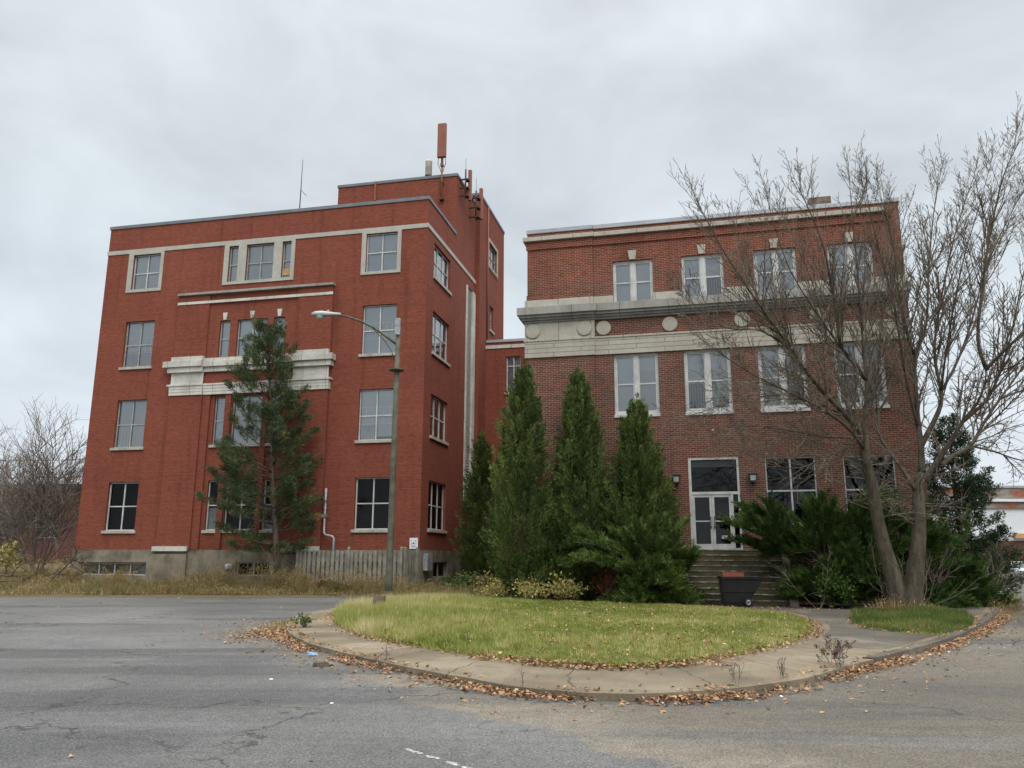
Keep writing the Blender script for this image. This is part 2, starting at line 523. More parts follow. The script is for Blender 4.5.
def _step():
    t = NT("mossy_steps")
    v = t.coord("Object")
    n = t.noise(v, 1.1, 6, 0.65)
    n2 = t.noise(v, 9, 4, 0.6)
    c = t.mix(t.remap(n, 0.4, 0.65), (0.145, 0.115, 0.078), (0.085, 0.088, 0.045))
    c = t.mix(t.remap(n2, 0.35, 0.7, 0, 0.6), c, (0.055, 0.044, 0.032))
    t.bump(n2, 0.4, 0.01)
    return t.done(c, 0.9, 0.2)
M["step"] = _step()
def _nose():
    t = NT("worn_step_edge")
    n = t.noise(t.coord("Object", (2.6, 1, 14)), 1.0, 5, 0.7)
    c = t.mix(t.remap(n, 0.46, 0.6), (0.15, 0.125, 0.09), (0.45, 0.42, 0.34))
    return t.done(c, 0.85, 0.2)
M["nose"] = _nose()
def _farrust():
    t = NT("rusty_fascia")
    n = t.noise(t.coord("Object", (0.22, 1, 0.8)), 1.0, 5, 0.75)
    c = t.ramp(n, [(0.38, (0.30, 0.28, 0.25)), (0.5, (0.22, 0.19, 0.165)), (0.58, (0.30, 0.10, 0.045)), (0.72, (0.20, 0.065, 0.035))])
    return t.done(c, 0.8, 0.2)
M["far_rust"] = _farrust()
def _bark(name, a, b, s=7):
    t = NT(name)
    n = t.noise(t.coord("Object", (1, 1, 0.25)), s, 6, 0.7)
    n2 = t.noise(t.coord("Object"), 1.1, 4, 0.6)
    c = t.mix(t.remap(n, 0.35, 0.65), a, b)
    c = t.mix(t.remap(n2, 0.5, 0.75, 0, 0.5), c, tuple(x * 1.5 for x in b))
    t.bump(n, 0.6, 0.03)
    return t.done(c, 0.9, 0.15)
M["bark_grey"] = _bark("grey_maple_bark", (0.052, 0.044, 0.032), (0.108, 0.091, 0.069))
M["bark_twig"] = _bark("twig_bark", (0.085, 0.07, 0.055), (0.20, 0.168, 0.133), 3)
M["bark_cane"] = _bark("cane_bark", (0.13, 0.105, 0.08), (0.28, 0.235, 0.18), 3)
M["bark_dark"] = _bark("conifer_bark", (0.06, 0.045, 0.034), (0.12, 0.095, 0.075))
M["bark_shrub"] = _bark("shrub_bark", (0.13, 0.105, 0.088), (0.25, 0.215, 0.185), 5)
M["cedar"] = leaf("cedar_sprays", [(0.0, (0.03, 0.05, 0.016)), (0.4, (0.072, 0.112, 0.03)), (0.75, (0.145, 0.195, 0.05)), (1.0, (0.23, 0.27, 0.08))], 0.2)
M["juniper"] = leaf("juniper_sprays", [(0.0, (0.024, 0.046, 0.013)), (0.4, (0.066, 0.115, 0.027)), (0.75, (0.14, 0.20, 0.043)), (1.0, (0.21, 0.265, 0.066))], 0.18)
M["juniper_dark"] = leaf("dark_juniper_sprays", [(0.0, (0.018, 0.037, 0.012)), (0.45, (0.047, 0.092, 0.022)), (0.8, (0.105, 0.17, 0.035)), (1.0, (0.17, 0.235, 0.055))], 0.15)
M["spruce"] = leaf("spruce_needles", [(0.0, (0.018, 0.036, 0.02)), (0.6, (0.042, 0.075, 0.033)), (1.0, (0.085, 0.125, 0.05))], 0.1)
M["pine"] = leaf("pine_needles", [(0.0, (0.032, 0.052, 0.024)), (0.5, (0.066, 0.10, 0.042)), (0.88, (0.13, 0.165, 0.065)), (0.97, (0.17, 0.15, 0.06)), (1.0, (0.28, 0.19, 0.07))], 0.12)
M["grass"] = leaf("lawn_blades", [(0.0, (0.085, 0.135, 0.025)), (0.35, (0.18, 0.235, 0.042)), (0.6, (0.29, 0.32, 0.075)), (0.82, (0.46, 0.42, 0.165)), (1.0, (0.62, 0.55, 0.32))], 0.3)
M["grass_green"] = leaf("patch_blades", [(0.0, (0.055, 0.09, 0.02)), (0.5, (0.12, 0.165, 0.04)), (0.8, (0.22, 0.23, 0.07)), (0.93, (0.34, 0.28, 0.13)), (1.0, (0.42, 0.27, 0.14))], 0.3)
M["weeds"] = leaf("dry_weeds", [(0.0, (0.085, 0.10, 0.032)), (0.3, (0.17, 0.145, 0.055)), (0.6, (0.29, 0.215, 0.10)), (0.85, (0.42, 0.31, 0.17)), (1.0, (0.56, 0.45, 0.28))], 0.2)
M["litter"] = leaf("fallen_leaves", [(0.0, (0.14, 0.075, 0.048)), (0.3, (0.25, 0.14, 0.08)), (0.7, (0.40, 0.235, 0.13)), (0.93, (0.52, 0.34, 0.17)), (0.96, (0.18, 0.045, 0.04)), (1.0, (0.62, 0.50, 0.30))], 0.15, 0.7)
M["yellow_leaf"] = leaf("yellowing_leaves", [(0.0, (0.12, 0.16, 0.03)), (0.4, (0.32, 0.28, 0.07)), (0.8, (0.50, 0.40, 0.15)), (1.0, (0.60, 0.52, 0.28))], 0.3)
M["green_leaf"] = leaf("broad_green_leaves", [(0.0, (0.025, 0.06, 0.014)), (0.6, (0.06, 0.13, 0.024)), (1.0, (0.16, 0.22, 0.045))], 0.25)
M["red_leaf"] = leaf("dark_red_leaves", [(0.0, (0.08, 0.012, 0.012)), (0.7, (0.17, 0.028, 0.022)), (1.0, (0.25, 0.08, 0.05))], 0.2)
M["orange_leaf"] = leaf("autumn_leaves", [(0.0, (0.20, 0.12, 0.04)), (0.5, (0.36, 0.22, 0.06)), (1.0, (0.40, 0.12, 0.05))], 0.25)
M["brown_twig"] = leaf("dead_leaves", [(0.0, (0.06, 0.04, 0.035)), (1.0, (0.16, 0.10, 0.08))], 0.1)

# ------------------------------------------------------------------ ground, road, pavement
OUTER = [(-5.3, 25.78), (-5.59, 23.37), (-5.39, 20.79), (-4.83, 18.1), (-3.75, 15.5), (-2.82, 13.99), (-1.92, 12.64), (-0.68, 11.12),
         (0.22, 10.2), (1.22, 9.8), (2.26, 10.04), (3.05, 10.48), (3.84, 11.12), (4.98, 12.45), (6.47, 14.05), (8.64, 16.58),
         (11.12, 19.94), (13.4, 23.3), (15.61, 26.82)]
LAWN = [(-4.87, 23.67), (-4.2, 20.07), (-3.27, 17.33), (-2.21, 15.45), (-0.84, 13.6), (0.34, 12.4), (1.13, 11.95), (2.02, 12.04),
        (3.05, 12.93), (4.31, 14.38), (5.61, 16.27), (6.83, 19.08), (7.5, 22.2), (7.1, 24.4), (5.7, 26.1), (3.27, 27.7), (-0.43, 29.4),
        (-3.31, 30.0), (-4.7, 27.15)]
PATCH = [(8.25, 20.35), (9.3, 22.9), (10.9, 25.0), (12.3, 25.6), (12.9, 24.6), (12.0, 21.9), (10.84, 19.8), (9.91, 18.42), (8.72, 17.21), (8.1, 17.87), (7.91, 18.9)]

def catmull(pts, per=6, closed=False):
    n = len(pts); out = []
    P = [np.array(p, float) for p in pts]
    rng = range(n if closed else n - 1)
    for i in rng:
        if closed: a, b, c, d = P[i - 1], P[i], P[(i + 1) % n], P[(i + 2) % n]
        else: a, b, c, d = P[max(i - 1, 0)], P[i], P[i + 1], P[min(i + 2, n - 1)]
        for k in range(per):
            t = k / per
            out.append(0.5 * ((2 * b) + (-a + c) * t + (2 * a - 5 * b + 4 * c - d) * t * t + (-a + 3 * b - 3 * c + d) * t ** 3))
    if not closed: out.append(P[-1])
    return np.array(out)

OUT_S = catmull(OUTER, 6)
LAWN_S = catmull(LAWN, 5, True)
PATCH_S = catmull(PATCH, 5, True)

def inside(P, poly):
    x, y = P[:, 0], P[:, 1]
    r = np.zeros(len(P), bool)
    j = len(poly) - 1
    for i in range(len(poly)):
        xi, yi = poly[i]; xj, yj = poly[j]
        c = ((yi > y) != (yj > y)) & (x < (xj - xi) * (y - yi) / (yj - yi + 1e-12) + xi)
        r ^= c; j = i
    return r

def ss(a, b, x):
    t = np.clip((x - a) / (b - a), 0, 1)
    return t * t * (3 - 2 * t)

def ground_h(x, y):
    x = np.asarray(x, float); y = np.asarray(y, float)
    verge = np.minimum(0.062 * (y - 34.4) + 0.06, 0.52 + 0.012 * np.maximum(y - 42, 0))
    verge = np.where(y > 33.6, verge, -0.06)
    bed = np.where((y > 24.5), 0.06, -0.06)
    left = ss(-3.0, -6.5, x)
    h = bed * (1 - left) + verge * left
    back = ss(33, 39, y) * 0.18 * (1 - left)
    h = h + back
    right = ss(15.2, 16.4, x)
    h = h * (1 - right) + (-0.06) * right
    far = ss(95, 110, y)
    return h * (1 - far) + (-0.03) * far

def ground_mat():
    t = NT("bare_earth")
    v = t.coord("Object")
    n = t.noise(v, 0.5, 6, 0.65); n2 = t.noise(v, 7, 5, 0.7)
    c = t.mix(t.remap(n, 0.35, 0.65), (0.115, 0.088, 0.052), (0.085, 0.085, 0.035))
    c = t.mix(t.remap(n2, 0.4, 0.75, 0, 0.7), c, (0.20, 0.155, 0.10))
    t.bump(n2, 0.6, 0.05)
    return t.done(c, 0.95, 0.1)

def grid_sheet(name, xs, ys, hf, mat):
    X, Y = np.meshgrid(xs, ys)
    Z = hf(X, Y)
    nx, ny = len(xs), len(ys)
    me = bpy.data.meshes.new(name)
    V = np.stack([X, Y, Z], -1).reshape(-1, 3)
    idx = np.arange(nx * ny).reshape(ny, nx)
    F = np.stack([idx[:-1, :-1], idx[:-1, 1:], idx[1:, 1:], idx[1:, :-1]], -1).reshape(-1, 4)
    me.from_pydata(V.tolist(), [], F.tolist())
    me.polygons.foreach_set("use_smooth", [True] * len(F))
    me.materials.append(mat)
    o = bpy.data.objects.new(name, me); COL.objects.link(o)
    return o

xs = np.concatenate([np.linspace(-900, -90, 10)[:-1], np.arange(-90, 70.01, 1.0), np.linspace(70, 900, 10)[1:]])
ys = np.concatenate([np.linspace(-120, 20, 20)[:-1], np.arange(20, 60.01, 0.8), np.linspace(60, 130, 30)[1:], np.linspace(130, 1500, 12)[1:]])
tag(grid_sheet("ground", xs, ys, ground_h, ground_mat()), kind="structure")

def asphalt_mat():
    t = NT("worn_asphalt")
    v = t.coord("Object")
    sep = t.node("ShaderNodeSeparateXYZ"); t.link(v, sep.inputs[0])
    x, y = sep.outputs["X"], sep.outputs["Y"]
    big = t.noise(v, 0.16, 6, 0.6, 0.5)
    mid = t.noise(v, 1.3, 6, 0.65)
    fine = t.noise(v, 42, 4, 0.8)
    c = t.ramp(big, [(0.32, (0.074, 0.073, 0.072)), (0.5, (0.114, 0.113, 0.111)), (0.66, (0.158, 0.156, 0.152))])
    # older, browner surface by the kerb and to the right of the dirt seam
    s = t.math('ADD', t.math('MULTIPLY', t.math('SUBTRACT', x, 0.3), 0.826), t.math('MULTIPLY', t.math('SUBTRACT', y, 8.1), 0.565))
    wob = t.math('ADD', s, t.remap(t.noise(v, 0.7, 5, 0.65), 0.2, 0.8, -0.9, 0.9, False))
    near = t.remap(y, 13, 24, 1, 0)
    rgt = t.remap(x, 2.0, 6.0)
    where = t.math('MAXIMUM', near, rgt)
    old = t.math('MULTIPLY', t.remap(wob, -0.1, 0.25), where)
    c = t.mix(old, c, t.mix(1.0, t.mix(0.35, c, (0.11, 0.105, 0.095)), (1.1, 0.99, 0.84), 'MULTIPLY'))
    seam = t.math('MULTIPLY', t.math('MULTIPLY', t.remap(wob, -0.15, 0.2), t.remap(wob, 0.5, 1.5, 1, 0)), t.remap(y, 12, 16, 1, 0))
    c = t.mix(t.math('MULTIPLY', seam, t.remap(mid, 0.3, 0.6, 0.25, 0.85)), c, (0.20, 0.178, 0.143))
    # damp, tracked and patched areas: long in one direction
    trk = t.noise(t.coord("Object", (0.07, 0.42, 1), rot=(0, 0, 0.12)), 1.0, 5, 0.6, 0.8)
    c = t.mix(t.remap(trk, 0.48, 0.62, 0, 0.65), c, (0.062, 0.063, 0.065))
    trk2 = t.noise(t.coord("Object", (0.05, 0.5, 1), (3, 7, 0), rot=(0, 0, -0.2)), 1.0, 5, 0.6, 0.6)
    c = t.mix(t.remap(trk2, 0.55, 0.75, 0, 0.5), c, (0.17, 0.17, 0.17))
    # dusty tan traces of old joints
    dust = t.noise(t.coord("Object", (0.10, 0.75, 1), (11, 2, 0), rot=(0, 0, 0.05)), 1.0, 4, 0.7, 0.4)
    c = t.mix(t.remap(dust, 0.58, 0.70, 0, 0.6), c, (0.165, 0.142, 0.108))
    c = t.mix(t.remap(mid, 0.5, 0.75, 0, 0.35), c, (0.068, 0.068, 0.069))
    # cracks
    def crack(scale, width, seed):
        vo = t.node("ShaderNodeTexVoronoi"); vo.feature = 'DISTANCE_TO_EDGE'
        vo.inputs["Scale"].default_value = scale
        w = t.node("ShaderNodeVectorMath"); w.operation = 'ADD'
        nn = t.node("ShaderNodeTexNoise"); nn.inputs["Scale"].default_value = 1.4; nn.inputs["Detail"].default_value = 5
        t.link(t.coord("Object", loc=(seed, 0, 0)), nn.inputs["Vector"])
        sc = t.node("ShaderNodeVectorMath"); sc.operation = 'SCALE'; sc.inputs["Scale"].default_value = 1.6
        t.link(nn.outputs["Color"], sc.inputs[0])
        t.link(v, w.inputs[0]); t.link(sc.outputs[0], w.inputs[1])
        t.link(w.outputs[0], vo.inputs["Vector"])
        return t.remap(vo.outputs["Distance"], 0.0, width, 1, 0)
    ck = t.math('MULTIPLY', t.math('MAXIMUM', crack(0.16, 0.008, 0), t.math('MULTIPLY', crack(0.55, 0.02, 9), t.remap(big, 0.5, 0.6, 0.0, 0.8))), t.remap(mid, 0.33, 0.55, 0, 0.85))
    c = t.mix(ck, c, (0.035, 0.034, 0.033))
    mot = t.noise(v, 7.5, 4, 0.7)
    c = t.mix(1.0, c, t.ramp(mot, [(0.3, (0.8, 0.8, 0.8)), (0.5, (1, 1, 1)), (0.7, (1.2, 1.19, 1.17))]), 'MULTIPLY')
    spk = t.ramp(fine, [(0.38, (0.48, 0.48, 0.48)), (0.5, (1, 1, 1)), (0.62, (1.75, 1.73, 1.7))])
    c = t.mix(1.0, c, spk, 'MULTIPLY')
    vs = t.node("ShaderNodeTexVoronoi"); vs.inputs["Scale"].default_value = 75
    t.link(v, vs.inputs["Vector"])
    sp2 = t.node("ShaderNodeSeparateColor"); t.link(vs.outputs["Color"], sp2.inputs[0])
    c = t.mix(t.remap(sp2.outputs[0], 0.93, 0.97, 0, 0.45), c, (0.26, 0.25, 0.235))
    h = t.math('ADD', fine, t.math('MULTIPLY', ck, -1.0))
    t.bump(h, 0.5, 0.012)
    return t.done(c, t.remap(big, 0.3, 0.7, 0.66, 0.84), 0.2)

ROAD = [(-90, -40), (75, -40), (75, 98), (19.8, 98), (16.3, 30), (15.3, 26.0), (10.0, 25.0), (-3.0, 26.0), (-5.0, 30.5), (-6.2, 34.2), (-90, 34.6)]
mb = MB(); mb.poly([(x, y, 0.0) for x, y in ROAD])
tag(mb.build("road", asphalt_mat(), fix=False), kind="structure")

# the worn dashes of a painted line: lumps of paint, sheet 4 mm above the road
def paint_mat():
    t = NT("worn_road_paint")
    n = t.noise(t.coord("Object"), 26, 4, 0.7)
    return t.done(t.ramp(n, [(0.4, (0.12, 0.12, 0.115)), (0.56, (0.50, 0.49, 0.46))]), 0.8, 0.2)
mb = MB()
for (x0, y0, x1, y1) in ((-0.90, 7.42, -0.74, 7.24), (-0.70, 7.17, -0.56, 7.05), (-0.52, 6.98, -0.41, 6.86), (-0.38, 6.82, -0.2, 6.6), (-0.12, 6.5, 0.1, 6.2)):
    d = Vector((x1 - x0, y1 - y0, 0)); nrm = Vector((-d.y, d.x, 0)).normalized()
    k = 9; left = []; rightp = []
    for i in range(k + 1):
        p = Vector((x0, y0, 0.004)) + d * (i / k)
        w = 0.045 * math.sin(math.pi * min(max(i / k, 0.06), 0.94)) ** 0.4
        left.append(p + nrm * w * random.uniform(0.25, 1.15)); rightp.append(p - nrm * w * random.uniform(0.25, 1.15))
    mb.poly(left + rightp[::-1])
tag(mb.build("road_marking", paint_mat(), fix=False), kind="structure")

def walk_mat():
    t = NT("old_pavement_concrete")
    v = t.coord("Object")
    sep = t.node("ShaderNodeSeparateXYZ"); t.link(v, sep.inputs[0])
    ang = t.math('ARCTAN2', t.math('SUBTRACT', sep.outputs["Y"], 20.5), t.math('SUBTRACT', sep.outputs["X"], 1.6))
    wob = t.remap(t.noise(v, 1.7, 3, 0.5), 0.2, 0.8, -0.01, 0.01, False)
    fr = t.math('FRACT', t.math('MULTIPLY', t.math('ADD', ang, wob), 36 / (2 * math.pi)))
    joint = t.remap(t.math('ABSOLUTE', t.math('SUBTRACT', fr, 0.5)), 0.0, 0.014, 1, 0)
    slab = t.math('FLOOR', t.math('MULTIPLY', t.math('ADD', ang, wob), 36 / (2 * math.pi)))
    wn_ = t.node("ShaderNodeTexWhiteNoise"); wn_.noise_dimensions = '1D'; t.link(slab, wn_.inputs["W"])
    big = t.noise(v, 0.55, 6, 0.65)
    fine = t.noise(v, 34, 4, 0.7)
    mid = t.noise(v, 4, 5, 0.65)
    c = t.ramp(big, [(0.3, (0.115, 0.095, 0.066)), (0.5, (0.185, 0.151, 0.104)), (0.72, (0.26, 0.22, 0.16))])
    c = t.mix(1.0, c, t.ramp(wn_.outputs["Value"], [(0.0, (0.82, 0.82, 0.82)), (1.0, (1.16, 1.16, 1.15))]), 'MULTIPLY')
    c = t.mix(t.remap(mid, 0.52, 0.72, 0, 0.55), c, (0.105, 0.088, 0.066))
    c = t.mix(t.math('MULTIPLY', joint, 0.85), c, (0.06, 0.05, 0.04))
    c = t.mix(1.0, c, t.ramp(fine, [(0.3, (0.8, 0.8, 0.8)), (0.7, (1.2, 1.2, 1.19))]), 'MULTIPLY')
    t.bump(t.math('ADD', fine, t.math('MULTIPLY', joint, -2.0)), 0.4, 0.01)
    return t.done(c, 0.88, 0.25)

WALK = [tuple(p) for p in OUT_S] + [(15.9, 28.3), (9.6, 29.2), (6.0, 29.6), (-3.0, 30.6), (-4.9, 28.6)]
mb = MB()
jit = [random.uniform(-0.02, 0.025) for _ in OUT_S]
top = []
for i, (x, y) in enumerate(WALK):
    if i < len(OUT_S):
        x += jit[i]; y += jit[i] * 0.6
    top.append((x, y, 0.085))
mb.poly(top)
for i in range(len(top)):
    a, b = top[i], top[(i + 1) % len(top)]
    mb.poly([a, b, (b[0], b[1], -0.1), (a[0], a[1], -0.1)])
tag(mb.build("sidewalk", walk_mat(), fix=False), kind="structure")
def path_mat():
    t = NT("grey_path")
    v = t.coord("Object")
    big = t.noise(v, 0.5, 6, 0.65, 0.5); fine = t.noise(v, 40, 4, 0.7); mid = t.noise(v, 3, 5, 0.7)
    c = t.ramp(big, [(0.32, (0.07, 0.062, 0.05)), (0.52, (0.11, 0.097, 0.078)), (0.7, (0.2, 0.175, 0.136))])
    c = t.mix(t.remap(mid, 0.5, 0.75, 0, 0.5), c, (0.075, 0.07, 0.06))
    c = t.mix(1.0, c, t.ramp(fine, [(0.3, (0.75, 0.75, 0.75)), (0.7, (1.25, 1.25, 1.24))]), 'MULTIPLY')
    t.bump(fine, 0.4, 0.01)
    return t.done(c, 0.9, 0.25)
# raised concrete kerb along the drive on the far right of the pavement
KERB = [(5.6, 13.12), (6.47, 14.05), (8.64, 16.58), (11.12, 19.94), (13.4, 23.3), (15.61, 26.82)]
kp = catmull(KERB, 5)
mb = MB()
d = np.gradient(kp, axis=0); nn = np.stack([-d[:, 1], d[:, 0]], 1); nn /= np.linalg.norm(nn, axis=1)[:, None]
for i in range(len(kp) - 1):
    if i % 5 == 0 and i: gap = 0.012
    else: gap = 0
    def sec(j, k=0.0):
        p = kp[j] + d[j] * k; n_ = nn[j]
        o_ = p - n_ * 0.03; q = p + n_ * 0.17
        return [(o_[0], o_[1], -0.05), (o_[0] + n_[0] * .02, o_[1] + n_[1] * .02, 0.108), (q[0], q[1], 0.112), (q[0], q[1], 0.05)]
    A, B = sec(i, 0.03 if gap else 0), sec(i + 1)
    mb.hexa([A[0], A[3], B[3], B[0], A[1], A[2], B[2], B[1]])
tag(mb.build("kerb", path_mat()), kind="structure")

PATH = [(6.6, 28.9), (7.9, 25.5), (8.0, 22.5), (7.3, 19.3), (6.1, 16.6), (5.75, 15.6), (6.3, 14.55), (7.4, 15.7), (9.1, 17.8), (11.0, 20.5), (13.1, 23.6), (15.0, 26.6), (15.2, 28.0), (10.5, 28.7)]
mb = MB(); mb.poly([(x, y, 0.089) for x, y in catmull(PATH, 4, True)])
tag(mb.build("path", path_mat(), fix=False), kind="structure")

def soil_mat():
    t = NT("thatch_and_soil")
    v = t.coord("Object")
    n = t.noise(v, 1.2, 6, 0.65); n2 = t.noise(v, 12, 5, 0.7)
    c = t.mix(t.remap(n, 0.35, 0.65), (0.10, 0.10, 0.03), (0.15, 0.135, 0.05))
    c = t.mix(t.remap(n2, 0.4, 0.75, 0, 0.6), c, (0.21, 0.17, 0.085))
    t.bump(n2, 0.7, 0.04)
    return t.done(c, 0.95, 0.1)
SOIL = soil_mat()
def mound(name, poly, z0, rise):
    c = poly.mean(axis=0)
    mb = MB()
    rings = [(1.0, 0.0), (0.985, 0.25), (0.93, 0.5), (0.8, 0.78), (0.55, 0.95), (0.25, 1.0)]
    pts = []
    for s, hgt in rings:
        pts.append([(*(c + (p - c) * s), z0 + rise * hgt) for p in poly])
    n = len(poly)
    for a, b in zip(pts[:-1], pts[1:]):
        for i in range(n):
            j = (i + 1) % n
            mb.poly([a[i], a[j], b[j], b[i]], True)
    mb.poly(pts[-1], True)
    return tag(mb.build(name, SOIL, fix=False), kind="structure")
def mound_h(P, poly, z0, rise):
    """height of the mound at points (radial interpolation of the rings)"""
    c = poly.mean(axis=0)
    d = P - c; ang = np.arctan2(d[:, 1], d[:, 0]); r = np.hypot(d[:, 0], d[:, 1])
    pd = poly - c; pa = np.arctan2(pd[:, 1], pd[:, 0]); pr = np.hypot(pd[:, 0], pd[:, 1])
    o = np.argsort(pa)
    lim = np.interp(ang, pa[o], pr[o], period=2 * np.pi)
    s = r / lim
    return z0 + rise * np.interp(s, [0, 0.25, 0.55, 0.8, 0.93, 0.985, 1.0], [1, 1, 0.95, 0.78, 0.5, 0.25, 0])
mound("lawn", LAWN_S, 0.088, 0.12)
mound("tree_patch", PATCH_S, 0.092, 0.06)

# ------------------------------------------------------------------ wall and window builders
def wall(mb, W, a0, a1, z0, z1, holes=(), thick=0.24):
    A = sorted({a0, a1, *[h[0] for h in holes], *[h[1] for h in holes]})
    Z = sorted({z0, z1, *[h[2] for h in holes], *[h[3] for h in holes]})
    A = [a for a in A if a0 <= a <= a1]; Z = [z for z in Z if z0 <= z <= z1]
    for i in range(len(A) - 1):
        for j in range(len(Z) - 1):
            ca, cz = (A[i] + A[i + 1]) / 2, (Z[j] + Z[j + 1]) / 2
            if any(h[0] < ca < h[1] and h[2] < cz < h[3] for h in holes): continue
            mb.poly([W(A[i], 0, Z[j]), W(A[i + 1], 0, Z[j]), W(A[i + 1], 0, Z[j + 1]), W(A[i], 0, Z[j + 1])])
    for h in holes:
        if len(h) > 4 and h[4] == 0: continue
        b0, b1, y0, y1 = h[:4]
        t = thick
        mb.poly([W(b0, 0, y0), W(b0, t, y0), W(b0, t, y1), W(b0, 0, y1)])
        mb.poly([W(b1, 0, y0), W(b1, 0, y1), W(b1, t, y1), W(b1, t, y0)])
        mb.poly([W(b0, 0, y0), W(b1, 0, y0), W(b1, t, y0), W(b0, t, y0)])
        mb.poly([W(b0, 0, y1), W(b0, t, y1), W(b1, t, y1), W(b1, 0, y1)])

def window(root, W, a0, a1, z0, z1, style="cross", fm="frame_white", gm="glass", blind_or_backing="blind", sill=True, rail=0.5, d=0.13,
           vbars=1, inner=False, split=None, blind_z=(0, 1), fw=0.055, label=None, sill_h=0.14, name="window"):
    """frame (mesh, the part) > pane, blind, sill, inner_sash (sub-parts)"""
    fr = MB()
    e = 0.002
    A0, A1, Z0, Z1 = a0 + e, a1 - e, z0 + e, z1 - e
    dd = d + 0.07
    fr.bw(W, A0, A0 + fw, d, dd, Z0, Z1); fr.bw(W, A1 - fw, A1, d, dd, Z0, Z1)
    fr.bw(W, A0 + fw, A1 - fw, d, dd, Z0, Z0 + fw); fr.bw(W, A0 + fw, A1 - fw, d, dd, Z1 - fw, Z1)
    zi0, zi1 = Z0 + fw, Z1 - fw
    zr = zi0 + (zi1 - zi0) * rail
    cols = []
    if style == "pair":
        mw = 0.17; am = (a0 + a1) / 2
        fr.bw(W, am - mw / 2, am + mw / 2, d - 0.02, dd + 0.01, zi0, zi1)
        fr.bw(W, am - 0.012, am + 0.012, d - 0.03, d - 0.02, zi0, zi1)
        cols = [(A0 + fw, am - mw / 2), (am + mw / 2, A1 - fw)]
        for c0, c1 in cols:
            s = 0.045
            fr.bw(W, c0, c0 + s, d + 0.02, dd, zi0, zi1); fr.bw(W, c1 - s, c1, d + 0.02, dd, zi0, zi1)
            fr.bw(W, c0 + s, c1 - s, d + 0.02, dd, zr - 0.03, zr + 0.03)
            fr.bw(W, c0 + s, c1 - s, d + 0.02, dd, zi1 - 0.05, zi1); fr.bw(W, c0 + s, c1 - s, d + 0.02, dd, zi0, zi0 + 0.07)
    else:
        bs = [A0 + fw + (A1 - A0 - 2 * fw) * (k + 1) / (vbars + 1) for k in range(vbars)]
        for b in bs: fr.bw(W, b - 0.03, b + 0.03, d + 0.003, dd - 0.003, zi0, zi1)
        edges = [A0 + fw] + bs + [A1 - fw]
        for i in range(len(edges) - 1):
            l = edges[i] + (0.03 if i else 0); r = edges[i + 1] - (0.03 if i < len(edges) - 2 else 0)
            if rail: fr.bw(W, l, r, d + 0.006, dd - 0.006, zr - 0.028, zr + 0.028)
            cols.append((l, r))
    f = fr.build(name, M[fm], root)
    if label: f["label"] = label
    pn = MB()
    pd = d + 0.045
    pn.poly([W(A0 + fw * .6, pd, Z0 + fw * .6), W(A1 - fw * .6, pd, Z0 + fw * .6), W(A1 - fw * .6, pd, Z1 - fw * .6), W(A0 + fw * .6, pd, Z1 - fw * .6)])
    pn.build("pane", M[gm], f, fix=False)
    if blind_or_backing:
        bl = MB()
        bd = dd + 0.05
        b0, b1 = zi0 + (zi1 - zi0) * blind_z[0], zi0 + (zi1 - zi0) * blind_z[1]
        bl.bw(W, A0 + 0.01, A1 - 0.01, bd, bd + 0.012, b0, b1)
        bl.build("blind", M[blind_or_backing], f)
    if split:                                  # strips of cloth, or dark_room ones painted as an unlit sash: list of (fa0, fa1, fz0, fz1, mat)
        for q in split:
            cu = MB()
            w_ = A1 - A0; h_ = Z1 - Z0
            x0, x1 = A0 + w_ * q[0], A0 + w_ * q[1]
            nf = max(2, int((x1 - x0) / 0.09))
            for k in range(nf):
                xa, xb = x0 + (x1 - x0) * k / nf, x0 + (x1 - x0) * (k + 1) / nf - 0.012
                cu.bw(W, xa, xb, dd + 0.025 + 0.01 * (k % 2), dd + 0.035 + 0.01 * (k % 2), Z0 + h_ * q[2], Z0 + h_ * q[3])
            cu.build("curtain", M[q[4]], f)
    if inner:
        ii = MB()
        bd = dd + 0.03
        zl, zh = zi0 + (zi1 - zi0) * inner[0], zi0 + (zi1 - zi0) * inner[1]
        for l, r in cols:
            ii.bw(W, l, r, bd, bd + 0.015, zl - 0.02, zl + 0.02); ii.bw(W, l, r, bd, bd + 0.015, zh - 0.02, zh + 0.02)
            for k in (0.33, 0.72):
                x = l + (r - l) * k
                ii.bw(W, x - 0.02, x + 0.02, bd, bd + 0.015, zl + 0.02, zh - 0.02)
        ii.build("inner_sash", M["inner_white"], f)
    if sill:
        sb = MB()
        sb.bw(W, a0 - 0.1, a1 + 0.1, -0.09, 0.0, z0 - sill_h, z0)
        sb.bw(W, a0 + 0.003, a1 - 0.003, 0.0, d - 0.003, z0 - 0.05, z0 + 0.012)
        sb.build("sill", M["stone_sill"], f, bevel=0.008)
    return f

# ------------------------------------------------------------------ the five-level red block on the left
AL = R(12.85)
LB = empty("brick_building", (-4.224, 38.0, 0), -AL)
tag(LB, "four storey flat roofed block of uniform bright red brick with a rooftop penthouse", "building")
def LBw(x, y, z=0.0):
    return Vector((-4.224 + x * math.cos(AL) + y * math.sin(AL), 38.0 - x * math.sin(AL) + y * math.cos(AL), z))

WF = lambda a, d, z: (a, d, z)
def WY(y): return lambda a, d, z: (a, y + d, z)
def WX(x): return lambda a, d, z: (x - d, a, z)      # wall facing +x, a runs along y

